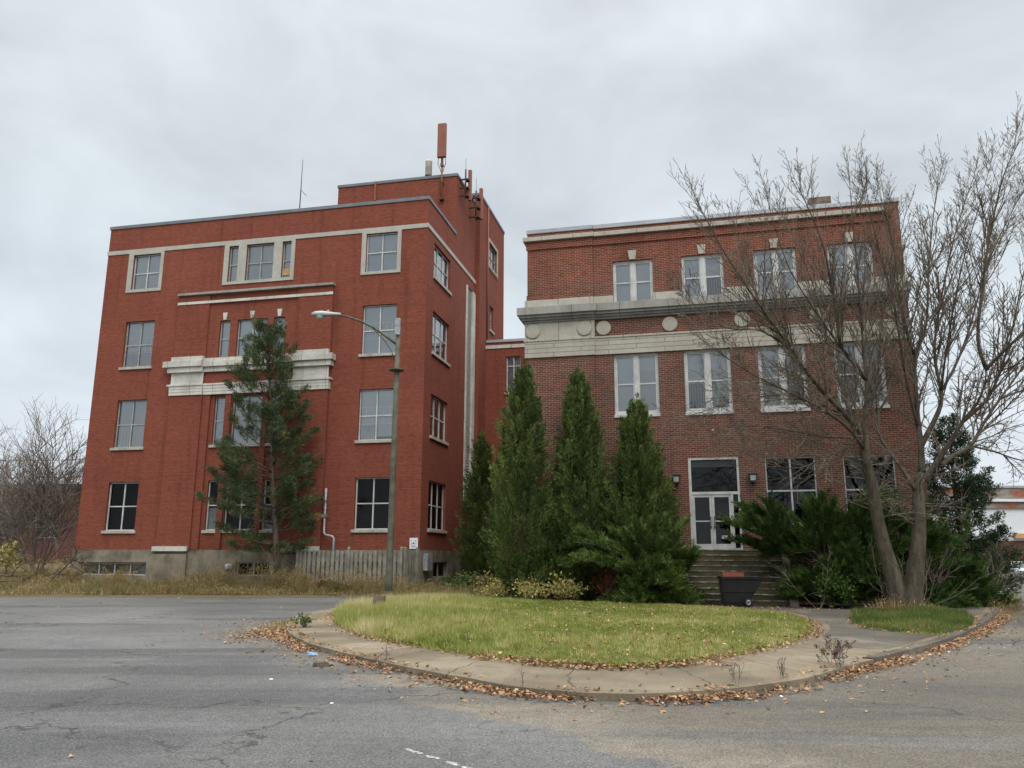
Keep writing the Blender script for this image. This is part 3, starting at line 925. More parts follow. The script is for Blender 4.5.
FL = {1: (2.87, 5.31), 2: (7.09, 9.6), 3: (11.36, 13.87)}
colA, colD = (-16.86, -15.1), (-3.3, -1.52)
A4 = (-16.78, -15.1, 15.66, 17.63); D4 = (-3.26, -1.58, 15.63, 17.66)
T4 = [(-11.0, -10.45, 15.68, 17.66), (-9.98, -8.4, 15.68, 17.66), (-7.92, -7.41, 15.68, 17.66)]
SW = [(1.1, 3.86, 2.92, 5.25), (1.1, 3.86, 7.4, 9.5), (1.1, 3.86, 11.6, 13.75), (1.07, 3.86, 15.55, 17.37)]

main = MB()
bay = (-13.65, -4.88, 1.93, 15.0, 0)
holesF = [(c[0], c[1], *FL[k]) for c in (colA, colD) for k in (1, 2, 3)] + [A4, D4] + T4 + [bay]
wall(main, WF, -18.45, 0, 1.93, 19.25, holesF)
# side, flush with the penthouse above it
W0 = WX(0)
louv = (6.95, 8.85, 4.62, 17.12)
door_s = (6.62, 8.3, 0.75, 3.55)
wall(main, W0, 0, 4.78, 1.93, 19.25, SW)
wall(main, W0, 4.78, 8.95, 1.93, 22.85, [louv, (6.62, 8.3, 1.93, 3.55)])
# projecting bay: pilasters and recessed centre
WSEG_U = [(-13.65, -11.8, -0.18), (-11.8, -6.8, -0.10), (-6.8, -4.88, -0.18)]
WSEG_L = [(-13.65, -11.8, -0.18), (-11.8, -11.38, -0.10), (-11.38, -7.25, 0.0), (-7.25, -6.8, -0.10), (-6.8, -4.88, -0.18)]
LC = [(-11.16, -10.56), (-10.15, -8.47), (-8.1, -7.46)]
hu = [(c[0], c[1], 11.62, 13.55) for c in LC]
hl = [(c[0], c[1], *FL[k]) for c in LC for k in (1, 2)]
hl = [(a, b, z0, min(z1, 9.55)) for a, b, z0, z1 in hl]
def segs(seg, z0, z1, holes):
    for a, b, y in seg:
        wall(main, WY(y), a, b, z0, z1, [h for h in holes if a < h[0] < b])
    ys_ = [0.0] + [s[2] for s in seg] + [0.0]
    xs_ = [s[0] for s in seg] + [seg[-1][1]]
    for x, y0, y1 in zip(xs_, ys_[:-1], ys_[1:]):
        if y0 != y1: main.poly([(x, y0, z0), (x, y1, z0), (x, y1, z1), (x, y0, z1)])
segs(WSEG_L, 1.93, 9.66, hl)
segs(WSEG_U, 9.66, 15.0, hu)
for a, b in ((-10.55, -10.16), (-8.46, -8.11)):
    main.box(a + 0.03, b - 0.03, -0.09, -0.002, 1.93, 9.655)
# rear and far walls, penthouse, stair tower
main.poly([(-18.45, 0, 0), (-18.45, 15.0, 0), (-18.45, 15.0, 19.25), (-18.45, 0, 19.25)])
main.poly([(-18.45, 15.0, 0), (-8, 15.0, 0), (-8, 15.0, 19.25), (-18.45, 15.0, 19.25)])
wall(main, WY(4.78), -7.28, 0, 19.1, 22.85)
main.poly([(-7.28, 4.78, 19.1), (-7.28, 8.95, 19.1), (-7.28, 8.95, 22.85), (-7.28, 4.78, 22.85)])
WT = WX(0.25)
T4w = (11.05, 13.2, 19.75, 21.4); T3w = (11.5, 12.4, 15.65, 17.25)
wall(main, WT, 8.95, 15.25, 0.0, 23.55, [T4w, T3w])
wall(main, WY(8.95), 0.0, 0.25, 0.0, 23.55)
wall(main, WY(8.95), -8.0, 0.0, 19.1, 23.55)
main.poly([(-8, 8.95, 0), (-8, 15.25, 0), (-8, 15.25, 23.55), (-8, 8.95, 23.55)])
main.poly([(-8, 15.25, 0), (0.25, 15.25, 0), (0.25, 15.25, 23.55), (-8, 15.25, 23.55)])
# low link towards the neighbour
lk_w = (1.55, 2.45, 11.35, 13.6)
wall(main, WY(10.6), 0.252, 7.2, 0.0, 14.35, [lk_w])
main.build("wall", M["brick_red"], LB, fix=False)

rf = MB()
rf.poly([(-18.4, 0.05, 19.1), (-0.05, 0.05, 19.1), (-0.05, 14.9, 19.1), (-18.4, 14.9, 19.1)])
rf.poly([(-7.2, 4.85, 22.7), (-0.05, 4.85, 22.7), (-0.05, 8.9, 22.7), (-7.2, 8.9, 22.7)])
rf.poly([(-7.9, 9.0, 23.4), (0.2, 9.0, 23.4), (0.2, 15.2, 23.4), (-7.9, 15.2, 23.4)])
rf.poly([(0.3, 10.65, 14.2), (7.2, 10.65, 14.2), (7.2, 15, 14.2), (0.3, 15, 14.2)])
rf.build("roof", M["roof_tar"], LB, fix=False)

core = MB()
core.box(-17.9, -1.3, 1.3, 8.0, 0.1, 19.0)
core.box(-7.0, -0.9, 10.2, 14.6, 0.1, 23.0)
core.box(0.4, 7.0, 11.9, 14.0, 0.1, 14.0)
for z in (2.2, 6.4, 10.6, 14.9):
    core.box(-17.9, -0.3, 0.32, 1.298, z - 0.2, z); core.box(-1.298, -0.32, 1.3, 8.0, z - 0.2, z)
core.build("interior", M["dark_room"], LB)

cp = MB()
cp.box(-18.5, 0.05, -0.05, 0.3, 19.25, 19.43)
cp.box(-0.3, 0.05, 0.3, 4.775, 19.25, 19.43)
cp.box(-18.5, -18.15, 0.3, 15.0, 19.25, 19.43)
cp.box(-7.33, 0.05, 4.73, 5.0, 22.85, 23.02)
cp.box(-0.25, 0.05, 5.0, 8.945, 22.85, 23.02)
cp.box(-7.33, -7.05, 5.0, 8.945, 22.85, 23.02)
cp.box(-8.0, 0.3, 8.9, 9.2, 23.55, 23.72)
cp.box(0.0, 0.3, 9.2, 15.3, 23.55, 23.72)
cp.build("coping", M["coping_dark"], LB, bevel=0.01)
lc = MB()
lc.box(0.3, 7.2, 10.54, 10.85, 14.52, 14.68)
lc.build("link_coping", M["metal_grey"], LB)
lb_ = MB(); lb_.box(0.253, 7.2, 10.598, 10.8, 14.352, 14.518); lb_.build("link_parapet", M["brick_red"], LB)
ls = MB(); ls.box(0.255, 7.2, 10.55, 10.596, 14.13, 14.34); ls.build("link_band", M["stone_white"], LB)

bel = MB()
bel.box(-18.49, 0.04, -0.04, -0.002, 17.74, 17.97)
bel.box(0.002, 0.04, -0.002, 8.93, 17.74, 17.97)
bel.build("belt_course", M["stone_trim"], LB, bevel=0.006)

def surround(o0, o1, oz0, oz1, lights, nm="window_surround"):
    s = MB()
    y0, y1 = -0.05, -0.002
    s.box(o0, o1, y0, y1, oz0, lights[0][2])                    # sill
    s.box(o0, lights[0][0], y0, y1, lights[0][2], oz1)
    s.box(lights[-1][1], o1, y0, y1, lights[0][2], oz1)
    for l, r in zip(lights[:-1], lights[1:]):
        s.box(l[1], r[0], y0, y1, l[2], oz1)
    for l in lights:
        s.box(l[0], l[1], y0, y1, l[3], oz1)
    return s.build(nm, M["stone_trim"], LB, bevel=0.006)
surround(-17.08, -14.92, 15.5, 17.738, [A4])
surround(-3.5, -1.38, 15.48, 17.738, [D4])
surround(-11.28, -7.2, 15.52, 17.738, T4)

# windows
for k in (1, 2, 3):
    for c, nm in ((colA, 'A'), (colD, 'D')):
        dark = k == 1
        window(LB, WF, c[0], c[1], *FL[k], blind_z={(3, 'A'): (0.0, 1), (2, 'D'): (0.06, 1), (3, 'D'): (0, 1)}.get((k, nm), (0, 1)), fm="frame_white" if dark or nm == 'D' else "frame_grey", gm="glass_dark" if dark else "glass",
               blind_or_backing=None if dark else "blind", inner=None if dark else ((0.32, 0.66) if (k, nm) in ((3, 'A'), (3, 'D'), (2, 'D')) else None),
               rail=0.5 if dark else 0.48, split={(2, 'A'): [(0.05, 0.95, 0.02, 0.45, 'sign_white')], (3, 'A'): [(0.05, 0.95, 0.02, 0.36, 'frame_white')], (2, 'D'): [(0.05, 0.5, 0.02, 0.3, 'blind_grey')]}.get((k, nm)))
window(LB, WF, *A4, sill=False, d=0.1, fm="frame_white", rail=0.46, split=[(0.06, 0.3, 0.03, 0.2, "sign_white")])
window(LB, WF, *D4, sill=False, d=0.1, fm="frame_white", rail=0.5)
for i, t_ in enumerate(T4):
    window(LB, WF, *t_, sill=False, d=0.1, fm="frame_grey", vbars=1 if i == 1 else 0, rail=0.48,
           label="narrow window with a plywood panel in its lower corner" if i == 2 else None)
pw = MB(); pw.box(T4[2][0] + 0.05, T4[2][1] - 0.05, 0.12, 0.14, 15.86, 16.22); pw.build("plywood_panel", M["board"], LB)
for i, c in enumerate(LC):
    window(LB, WY(-0.1), c[0], c[1], 11.62, 13.55, vbars=1 if i == 1 else 0, fm="frame_grey", sill=False)
    for k in (1, 2):
        z0, z1 = FL[k]; z1 = min(z1, 9.55)
        window(LB, WF, c[0], c[1], z0, z1, vbars=1 if i == 1 else 0, fm="frame_white" if k == 1 else "frame_grey", gm="glass_dark" if k == 1 else "glass",
               blind_or_backing=("blind_grey" if (k == 2) else None) if not (k == 1 and i != 1) else "blind_grey", blind_z=(0, 1) if k == 2 else (0, 0.45), rail=0.5, d=0.11)
for j, s_ in enumerate(SW):
    window(LB, W0, *s_, vbars=2, fm="frame_white", blind_or_backing="frame_white" if j >= 2 else ("blind_grey" if j == 1 else None), gm="glass" if j else "glass_dark", rail=0.5)  # upper two get pale sheets imitating sky reflected in the panes
window(LB, WT, *T4w, fm="frame_grey", d=0.1, label="tower window in a stone surround")
sr = MB()
for q in ((10.85, 11.05, 19.55, 21.6), (13.2, 13.4, 19.55, 21.6), (11.05, 13.2, 19.55, 19.75), (11.05, 13.2, 21.4, 21.6)):
    sr.bw(WT, q[0], q[1], -0.05, -0.002, q[2], q[3])
sr.build("window_surround", M["stone_trim"], LB)
window(LB, WT, *T3w, fm="frame_grey", vbars=0)
window(LB, WY(10.6), *lk_w, vbars=1, fm="frame_white", blind_or_backing="blind_grey", rail=0.75)

# stone dressings of the bay
kst = MB
for a in (-10.86, -9.31, -7.78):
    k_ = MB(); k_.prism([(a - 0.08, 13.58), (a + 0.08, 13.58), (a + 0.13, 13.96), (a - 0.13, 13.96)], WY(-0.1), -0.06, -0.002)
    k_.build("keystone", M["stone_white"], LB)
led = MB()
led.box(-13.68, -4.84, -0.30, 0.0, 15.002, 15.13)
led.build("bay_ledge", M["stone_dark"], LB, bevel=0.01)
st = MB()
st.box(-13.67, -4.86, -0.215, -0.182, 14.52, 14.66)
st.build("bay_string_course", M["stone_white"], LB)
def stone_band():
    b = MB()
    P, C = -0.18, -0.10
    b.box(-13.64, -11.8, P - 0.20, P - 0.002, 11.43, 11.66)
    b.box(-6.8, -4.88, P - 0.20, P - 0.002, 11.43, 11.66)
    b.box(-11.798, -6.802, C - 0.16, C - 0.002, 11.38, 11.55)
    b.box(-14.05, -11.8, P - 0.28, P + 0.175, 11.12, 11.428)
    b.box(-6.8, -4.62, P - 0.28, P + 0.175, 11.12, 11.428)
    b.box(-11.798, -6.802, C - 0.24, C - 0.002, 11.10, 11.378)
    b.box(-13.82, -11.8, P - 0.18, P + 0.175, 10.84, 11.118)
    b.box(-6.8, -4.72, P - 0.18, P + 0.175, 10.84, 11.118)
    b.box(-11.798, -6.802, C - 0.12, C - 0.002, 10.84, 11.098)
    b.box(-13.65, -11.8, P - 0.04, P - 0.002, 10.24, 10.838)
    b.box(-6.8, -4.88, P - 0.04, P - 0.002, 10.24, 10.838)
    b.box(-13.82, -11.8, P - 0.13, P + 0.175, 10.14, 10.238)
    b.box(-6.8, -4.74, P - 0.13, P + 0.175, 10.14, 10.238)
    b.box(-11.798, -6.802, C - 0.10, C - 0.002, 10.14, 10.238)
    for i in range(3):
        z1 = 10.138 - i * 0.16; z0 = z1 - 0.156
        e_ = 0.06 + 0.012 * (2 - i)
        b.box(-13.7, -11.8, P - e_, P + 0.175, z0, z1)
        b.box(-6.8, -4.83, P - e_, P + 0.175, z0, z1)
        b.box(-11.798, -6.802, C - e_ + 0.01, C - 0.002, z0, z1)
    return b
stone_band().build("stone_band", M["stone_white"], LB, bevel=0.008)

# foundation
fd = MB()
bw1 = (-17.93, -14.18, 0.68, 1.32); bw2 = (-9.25, -7.5, 0.7, 1.36)
wall(fd, WY(-0.07), -18.52, 0.07, -0.4, 1.93, [bw1, bw2], 0.3)
bw3 = (1.86, 4.16, 0.64, 1.39)
wall(fd, WX(0.07), -0.07, 8.95, -0.4, 1.93, [bw3, (6.62, 8.3, 0.72, 1.93)], 0.3)
fd.poly([(-18.52, -0.07, 1.93), (0.07, -0.07, 1.93), (0.07, 0.0, 1.93), (-18.52, 0.0, 1.93)])
fd.poly([(0.07, 0, 1.93), (0.07, 8.95, 1.93), (0, 8.95, 1.93), (0, 0, 1.93)])
fd.box(-13.83, -11.9, -0.22, -0.072, -0.4, 1.72); fd.box(-6.9, -4.9, -0.22, -0.072, -0.4, 1.72)
fd.build("foundation", M["concrete"], LB, fix=False)
for a, b in ((-13.83, -11.89), (-6.91, -4.88)):
    s = MB(); s.box(a, b, -0.26, 0.0, 1.86, 2.09); s.build("plinth_block", M["stone_white"], LB, bevel=0.01)
window(LB, WY(-0.07), *bw1, vbars=3, rail=0, fm="frame_grey", gm="glass", blind_or_backing="dusty_pane", sill=False, fw=0.07, name="basement_window")
window(LB, WY(-0.07), *bw2, vbars=1, rail=0, fm="frame_grey", gm="glass_dark", blind_or_backing=None, sill=False, fw=0.06, name="basement_window")
window(LB, WX(0.07), *bw3, vbars=1, rail=0, fm="frame_grey", gm="glass_dark", blind_or_backing=None, sill=False, fw=0.06, name="basement_window")

# louvred strip on the flank and the side door under it
lt = MB()
lt.bw(W0, 6.955, 7.2, -0.05, 0.2, 4.62, 17.1); lt.bw(W0, 8.3, 8.845, -0.06, 0.2, 4.62, 17.1)
ltf = lt.build("louvre_frame", M["stone_white"], LB)
lv = MB()
z = 4.65
while z < 17.05:
    lv.hexa([W0(7.202, 0.03, z), W0(8.298, 0.03, z), W0(8.298, 0.07, z + 0.13), W0(7.202, 0.07, z + 0.13),
             W0(7.202, 0.025, z + 0.01), W0(8.298, 0.025, z + 0.01), W0(8.298, 0.085, z + 0.14), W0(7.202, 0.085, z + 0.14)])
    z += 0.155
lv.bw(W0, 7.202, 8.298, 0.10, 0.12, 4.62, 17.1)
lv.build("louvre", M["louvre"], ltf)
ds = MB()
for q in ((6.63, 6.75, 0.75, 3.54), (8.17, 8.29, 0.75, 3.54), (6.75, 8.17, 3.42, 3.54), (6.75, 8.17, 2.86, 2.95)):
    ds.bw(W0, q[0], q[1], 0.02, 0.14, q[2], q[3])
dso = ds.build("side_door", M["frame_alu"], LB)
dl = MB(); dl.bw(W0, 6.752, 8.168, 0.07, 0.11, 0.76, 2.855); dl.build("door_leaf", M["car_dark"], dso)
dt = MB(); dt.bw(W0, 6.752, 8.168, 0.075, 0.085, 2.955, 3.415); dt.build("transom", M["glass_dark"], dso)
dh = MB(); dh.bw(W0, 6.85, 6.9, 0.02, 0.068, 1.7, 1.95); dh.build("handle", M["steel"], dso)
so = MB()
for i in range(3): so.box(0.072, 0.5 + 0.3 * (3 - i), 6.4, 8.5, 0.05 + 0.22 * i, 0.05 + 0.22 * (i + 1) - 0.004)
so.build("door_step", M["concrete"], LB)
# conductor pipe on the tower, meter box, stand pipe on the front
pp = MB(); pp.tube([(0.31, 10.7, 14.75), (0.31, 10.7, 23.5)], 0.05, 8); pp.build("drainpipe", M["rust_paint"], LB)
pp = MB(); pp.tube([(-4.66, -0.28, 4.8), (-4.66, -0.28, 2.75), (-4.58, -0.3, 2.62), (-4.2, -0.34, 2.55), (-4.1, -0.36, 2.45), (-4.1, -0.36, 2.05), (-4.1, -0.36, 1.0)], 0.058, 10)
pp.tube([(-4.66, -0.28, 3.55), (-4.66, -0.0, 3.55)], 0.03, 6); pp.box(-4.76, -4.56, -0.38, -0.2, 3.45, 3.6)
pp.build("vent_pipe", M["steel"], LB)
eb = MB(); eb.box(0.075, 0.3, 0.3, 1.05, 1.0, 1.78); eb.build("meter_box", M["steel"], LB, bevel=0.02)
eb = MB(); eb.lathe([(0.16, 0), (0.18, 0.02), (0.18, 0.2), (0.13, 0.24)], (-9.55, -0.2, 1.02), 14); eb.build("meter", M["pipe_grey"], LB)
bp_ = MB(); bp_.box(-4.97, -4.87, 4.66, 4.778, 21.8, 22.98); bp_.build("flashing_strip", M["rust_paint"], LB)

# the white notice on the corner
sg = empty("wall_sign", LBw(-0.26, -0.03, 1.98), -AL)
tag(sg, "small white notice fixed to the red brick corner beside the board fence", "sign")
b = MB(); b.box(-0.2, 0.2, -0.06, -0.03, 0.0, 0.5); b.build("panel", M["sign_white"], sg, bevel=0.004)
b = MB(); b.lathe([(0.035, -0.002), (0.035, 0.002)], (0, 0, 0), 16)
e1 = b.build("emblem", M["sign_yellow"], sg); e1.rotation_euler = (R(90), 0, 0); e1.location = (-0.12, -0.0635, 0.36)
e2 = e1.copy(); COL.objects.link(e2); e2.location = (0.08, -0.0635, 0.37)
b = MB()
b.box(-0.05, 0.03, -0.0645, -0.061, 0.22, 0.26); b.box(-0.02, 0.03, -0.0645, -0.061, 0.26, 0.3); b.box(-0.15, -0.06, -0.0645, -0.061, 0.225, 0.24); b.box(0.05, 0.13, -0.0645, -0.061, 0.225, 0.24)
b.build("pictogram", M["sign_black"], sg)
b = MB(); b.box(-0.11, 0.1, -0.0645, -0.061, 0.115, 0.14); b.box(-0.06, 0.05, -0.0645, -0.061, 0.07, 0.08); b.build("print", M["sign_black"], sg)

# small lit lamp by the side entrance
wl_ = empty("wall_lamp", LBw(0.26, 10.2, 4.0), -AL)
tag(wl_, "small glowing orange lamp fixed high in the corner between the two buildings", "lamp")
t = NT("lit_sodium_lamp"); t.b.inputs["Emission Color"].default_value = (1, 0.45, 0.14, 1); t.b.inputs["Emission Strength"].default_value = 3.0
b = MB(); b.lathe([(0.05, 0), (0.09, 0.03), (0.10, 0.12), (0.06, 0.16)], (0.16, 0, -0.18), 12); b.build("bulb", t.m, wl_)
b = MB(); b.box(0.0, 0.16, -0.05, 0.05, 0.0, 0.06); b.lathe([(0.16, -0.02), (0.14, 0.05), (0.04, 0.08)], (0.16, 0, 0), 12); b.build("hood", M["metal_dark"], wl_)

# ------------------------------------------------------------------ roof equipment of the left block
def panel_antenna(x, y, zb, zt, w, dpt, zm, label, side=False, arms=()):
    o = empty("panel_antenna", LBw(x, y, zm), -AL)
    tag(o, label, "antenna")
    b = MB(); b.box(-w / 2, w / 2, -dpt / 2, dpt / 2, zb - zm, zt - zm); b.build("radome", M["rust_paint"], o, bevel=0.03)
    return o
a1 = panel_antenna(-0.86, 4.5, 23.95, 26.05, 0.5, 0.22, 21.4, "big brown box antenna on a mast, tallest thing on the roof")
b = MB(); b.tube([(0, 0.1, 0), (0, 0.1, 2.6)], 0.055, 8); b.tube([(0, 0.1, 2.0), (0, 0.1, 2.9)], 0.075, 8); b.box(-0.09, 0.09, 0.02, 0.2, 2.05, 2.2); b.box(-0.12, 0.12, 0.0, 0.24, 2.75, 2.82); b.build("mast", M["rust_paint"], a1)
b = MB()
for s in (-0.22, 0.2):
    b.tube([(s, 0.05, 2.55), (s * 1.1, 0.1, 2.2), (s * 0.5, 0.1, 1.9), (0.06 * np.sign(s), 0.12, 1.7)], 0.018, 5)
b.build("cable", M["metal_dark"], a1)
b = MB(); b.box(-0.12, 0.12, 0.04, 0.27, 0.0, 0.12); b.build("bracket", M["rust_dark"], a1)
b = MB(); b.box(-0.08, 0.08, 0.04, 0.27, 1.0, 1.08); b.build("bracket", M["rust_dark"], a1)
a2 = panel_antenna(0.5, 5.7, 21.7, 23.6, 0.2, 0.2, 21.6, "slim brown antenna clamped to the penthouse flank nearest its front corner")
b = MB(); b.tube([(-0.16, -0.35, 0.1), (-0.16, -0.35, 1.9)], 0.05, 7); b.tube([(-0.16, -0.35, 1.9), (-0.16, -0.35, 2.6)], 0.012, 4); b.build("mast", M["rust_dark"], a2)
b = MB()
for z in (0.25, 0.75, 1.25): b.box(-0.5, 0.0, -0.4, -0.3, z, z + 0.07); b.box(-0.2, 0.0, -0.32, 0.0, z, z + 0.06)
b.build("bracket", M["rust_dark"], a2)
a3 = panel_antenna(0.62, 7.75, 21.4, 23.4, 0.2, 0.22, 21.3, "slim brown antenna on the penthouse flank by the taller stair tower")
b = MB(); b.tube([(-0.2, -0.4, -0.1), (-0.2, -0.4, 1.8)], 0.05, 7); b.tube([(-0.2, -0.4, 1.8), (-0.2, -0.4, 2.6)], 0.012, 4); b.build("mast", M["rust_dark"], a3)
b = MB()
for z in (0.1, 0.7, 1.3): b.box(-0.62, 0.0, -0.45, -0.35, z, z + 0.07); b.box(-0.24, 0.0, -0.37, 0.0, z, z + 0.06)
b.build("bracket", M["rust_dark"], a3)
vp = empty("roof_flue", LBw(-2.32, 6.5, 22.7), -AL)
tag(vp, "chalky white flue pipe with guy wires on the penthouse roof", "flue")
b = MB(); b.lathe([(0.2, 0), (0.2, 2.1), (0.215, 2.12), (0.215, 2.2), (0.16, 2.24)], n=16); b.build("pipe", M["vent_white"], vp)
b = MB(); b.lathe([(0.215, 1.15), (0.225, 1.16), (0.225, 1.24), (0.215, 1.25)], n=16); b.build("collar", M["rust_dark"], vp)
b = MB()
for p in ((-2.2, -1.4, 0.2), (1.3, -1.5, 0.2), (0.3, 1.8, 0)): b.tube([(0, 0, 1.2), p], 0.014, 4)
b.build("guy_wire", M["wire"], vp)
wa = empty("whip_aerial", LBw(-8.48, 2.5, 19.1), -AL)
tag(wa, "thin bare whip aerial standing on the lower red roof", "aerial")
b = MB(); b.tube([(0, 0, 0), (0.02, 0, 2.6), (0.03, 0, 4.55)], [0.035, 0.028, 0.015], 6); b.build("rod", M["metal_dark"], wa)
b = MB(); b.tube([(0.02, 0, 2.7), (0.38, 0, 2.3)], 0.015, 5); b.build("side_arm", M["metal_dark"], wa)

# ------------------------------------------------------------------ the older three storey block on the right
AR = R(13.6)
RB = empty("brick_building", (0.637, 32.0, 0), -AR)
tag(RB, "older three storey brown brick block with broad stone bands, round stone discs and wide steps", "building")
def RBw(x, y, z=0.0):
    return Vector((0.637 + x * math.cos(AR) + y * math.sin(AR), 32.0 - x * math.sin(AR) + y * math.cos(AR), z))
C3 = [(3.53, 5.13), (6.25, 7.87), (9.01, 10.59), (11.73, 13.33)]
C2 = [(3.48, 5.22), (6.2, 7.95), (8.95, 10.68), (11.68, 13.4)]
C1 = [(8.97, 10.72), (11.67, 13.4)]
DOOR = (6.19, 8.03, 1.92, 5.32)
w = MB()
h3 = [(a, b, 11.555, 13.37) for a, b in C3]; h2 = [(a, b, 7.06, 9.5) for a, b in C2]; h1 = [(a, b, 2.85, 5.25) for a, b in C1]
bwr = (1.4, 2.3, 0.35, 1.15)
wall(w, WY(-0.06), 0, 2.72, -0.3, 14.85, [bwr])
wall(w, WF, 2.72, 14.38, -0.3, 14.85, h3 + h2 + h1 + [DOOR], 0.26)
w.poly([(2.72, -0.06, -0.3), (2.72, 0, -0.3), (2.72, 0, 14.85), (2.72, -0.06, 14.85)])
w.poly([(0, -0.06, -0.3), (0, 22, -0.3), (0, 22, 14.85), (0, -0.06, 14.85)])
w.poly([(14.38, 0, -0.3), (14.38, 22, -0.3), (14.38, 22, 14.85), (14.38, 0, 14.85)])
w.poly([(0, 22, -0.3), (14.38, 22, -0.3), (14.38, 22, 14.85), (0, 22, 14.85)])
# corbelled courses under the cornice, and pier breaks
w.box(-0.04, 2.74, -0.12, -0.062, 14.13, 14.47); w.box(2.742, 13.85, -0.06, -0.002, 14.13, 14.47)
w.box(-0.03, 2.73, -0.10, -0.062, 11.93, 12.15)
w.build("wall", M["brick_old"], RB, fix=False)
r_ = MB(); r_.poly([(0.1, 0.1, 14.7), (14.3, 0.1, 14.7), (14.3, 21.9, 14.7), (0.1, 21.9, 14.7)]); r_.build("roof", M["roof_tar"], RB, fix=False)
it = MB(); it.box(0.4, 14.0, 1.5, 12, 0, 14.5)
for z in (1.9, 6.2, 10.6): it.box(0.4, 14.0, 0.35, 1.498, z - 0.25, z)
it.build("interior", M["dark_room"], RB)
c_ = MB(); c_.box(-0.03, 2.75, -0.11, 0.3, 14.852, 15.03); c_.box(2.752, 14.43, -0.06, 0.3, 14.852, 15.03); c_.box(14.1, 14.43, 0.3, 22, 14.852, 15.03); c_.box(-0.03, 0.25, 0.3, 22, 14.852, 15.03)
c_.build("coping", M["metal_grey"], RB, bevel=0.012)
c_ = MB(); c_.box(-0.16, 2.8, -0.24, -0.062, 14.48, 14.66); c_.box(2.802, 13.87, -0.18, -0.002, 14.48, 14.66); c_.box(-0.16, -0.002, -0.062, 3.0, 14.48, 14.66)
c_.build("cornice", M["stone_pale"], RB, bevel=0.015)
bl = MB()
ed = [2.722] + [v for p in C3 for v in p] + [14.42]
for l, r in list(zip(ed[::2], ed[1::2]))[1:]:
    q_ = MB(); q_.box(l, r, -0.10, -0.002, 11.555, 11.92); q_.build('sill_band', M['stone_pale'], RB, bevel=0.006)
bl.box(-0.1, 2.72, -0.16, -0.062, 11.555, 11.92); bl.box(2.722, ed[1], -0.10, -0.002, 11.555, 11.92)
bl.box(-0.1, -0.002, -0.062, 3, 11.555, 11.92)
bl.build("sill_band", M["stone_pale"], RB, bevel=0.006)
lg = MB(); lg.box(-0.36, 2.9, -0.46, 0.0, 11.23, 11.55); lg.box(2.902, 14.45, -0.38, 0.0, 11.23, 11.55); lg.box(-0.36, -0.002, 0.0, 3, 11.23, 11.55)
lg.build("cornice_ledge", M["stone_dark"], RB, bevel=0.015)
mo = MB()
for z0, z1, e_ in ((11.13, 11.228, 0.30), (11.04, 11.128, 0.20), (10.955, 11.038, 0.11)):
    mo.box(-e_, 2.8, -0.06 - e_, 0.0, z0, z1); mo.box(2.802, 14.40, -e_, 0.0, z0, z1); mo.box(-e_, -0.002, 0.0, 3, z0, z1)
mo.build("cornice_moulding", M["stone_black"], RB)
fz = MB(); fz.box(-0.1, 2.76, -0.11, -0.062, 10.252, 10.952); fz.box(-0.1, -0.002, -0.062, 3, 10.252, 10.952); fz.build("frieze_panel", M["stone_pale"], RB)
for a, y in ((0.24, -0.11), (2.36, -0.11), (3.11, 0.0), (5.72, 0.0), (8.46, 0.0), (11.2, 0.0), (13.9, 0.0)):
    b = MB()
    b.lathe([(0.30, 0.0), (0.30, 0.035), (0.27, 0.05)], n=28)
    o = b.build("stone_disc", M["stone_disc"], RB); o.rotation_euler = (R(90), 0, 0); o.location = (a, y - 0.002, 10.6)
b2 = MB()
b2.box(-0.14, 2.76, -0.15, -0.062, 10.18, 10.25); b2.box(2.762, 14.43, -0.09, -0.002, 10.18, 10.25)
b2.build("string_course", M["stone_pale"], RB)
b2 = MB()
ed2 = [2.762] + [v for p in C2 for v in p] + [14.41]
b2.box(-0.10, 2.76, -0.12, -0.062, 9.5, 10.178); b2.box(2.762, 14.41, -0.06, -0.002, 9.5, 10.178); b2.box(-0.10, -0.002, -0.062, 3, 9.5, 10.178)
b2.build("stone_band", M["stone_ruled"], RB)
for a, b in C3:
    m_ = (a + b) / 2
    k_ = MB(); k_.prism([(m_ - 0.12, 13.40), (m_ + 0.12, 13.40), (m_ + 0.17, 13.78), (m_ - 0.17, 13.78)], WF, -0.06, -0.002)
    k_.build("keystone", M["stone_pale"], RB)
for i, (a, b, z0, z1) in enumerate(h3):
    window(RB, WF, a, b, z0, z1, "pair", sill=False, blind_or_backing="blind_grey" if i in (1, 2, 3) else "blind", fw=0.075, d=0.09, rail=0.5,
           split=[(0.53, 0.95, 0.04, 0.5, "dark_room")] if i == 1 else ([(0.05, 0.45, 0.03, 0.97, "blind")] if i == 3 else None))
sp = [[(0.54, 0.95, 0.03, 0.72, "frame_white")], [(0.05, 0.45, 0.04, 0.47, "dark_room"), (0.55, 0.95, 0.04, 0.47, "blind_grey")], [(0.06, 0.45, 0.03, 0.5, "blind_grey")], [(0.05, 0.45, 0.5, 0.97, "blind")]]
for i, (a, b, z0, z1) in enumerate(h2):
    window(RB, WF, a, b, z0, z1, "pair", sill=False, blind_or_backing="blind" if i == 0 else "blind_grey", fw=0.085, d=0.1, rail=0.5, split=sp[i])
    s = MB(); s.box(a - 0.02, b + 0.02, -0.05, 0.09, z0 - 0.12, z0 + 0.003); s.build("window_sill", M["frame_white"], RB, bevel=0.008)
for i, (a, b, z0, z1) in enumerate(h1):
    window(RB, WF, a, b, z0, z1, "cross", gm="glass_door", blind_or_backing=None, fm="frame_white", fw=0.04, d=0.04, rail=0.49)
window(RB, WY(-0.06), *bwr, vbars=1, rail=0, fm="frame_grey", gm="glass_dark", blind_or_backing=None, sill=False, name="basement_window")
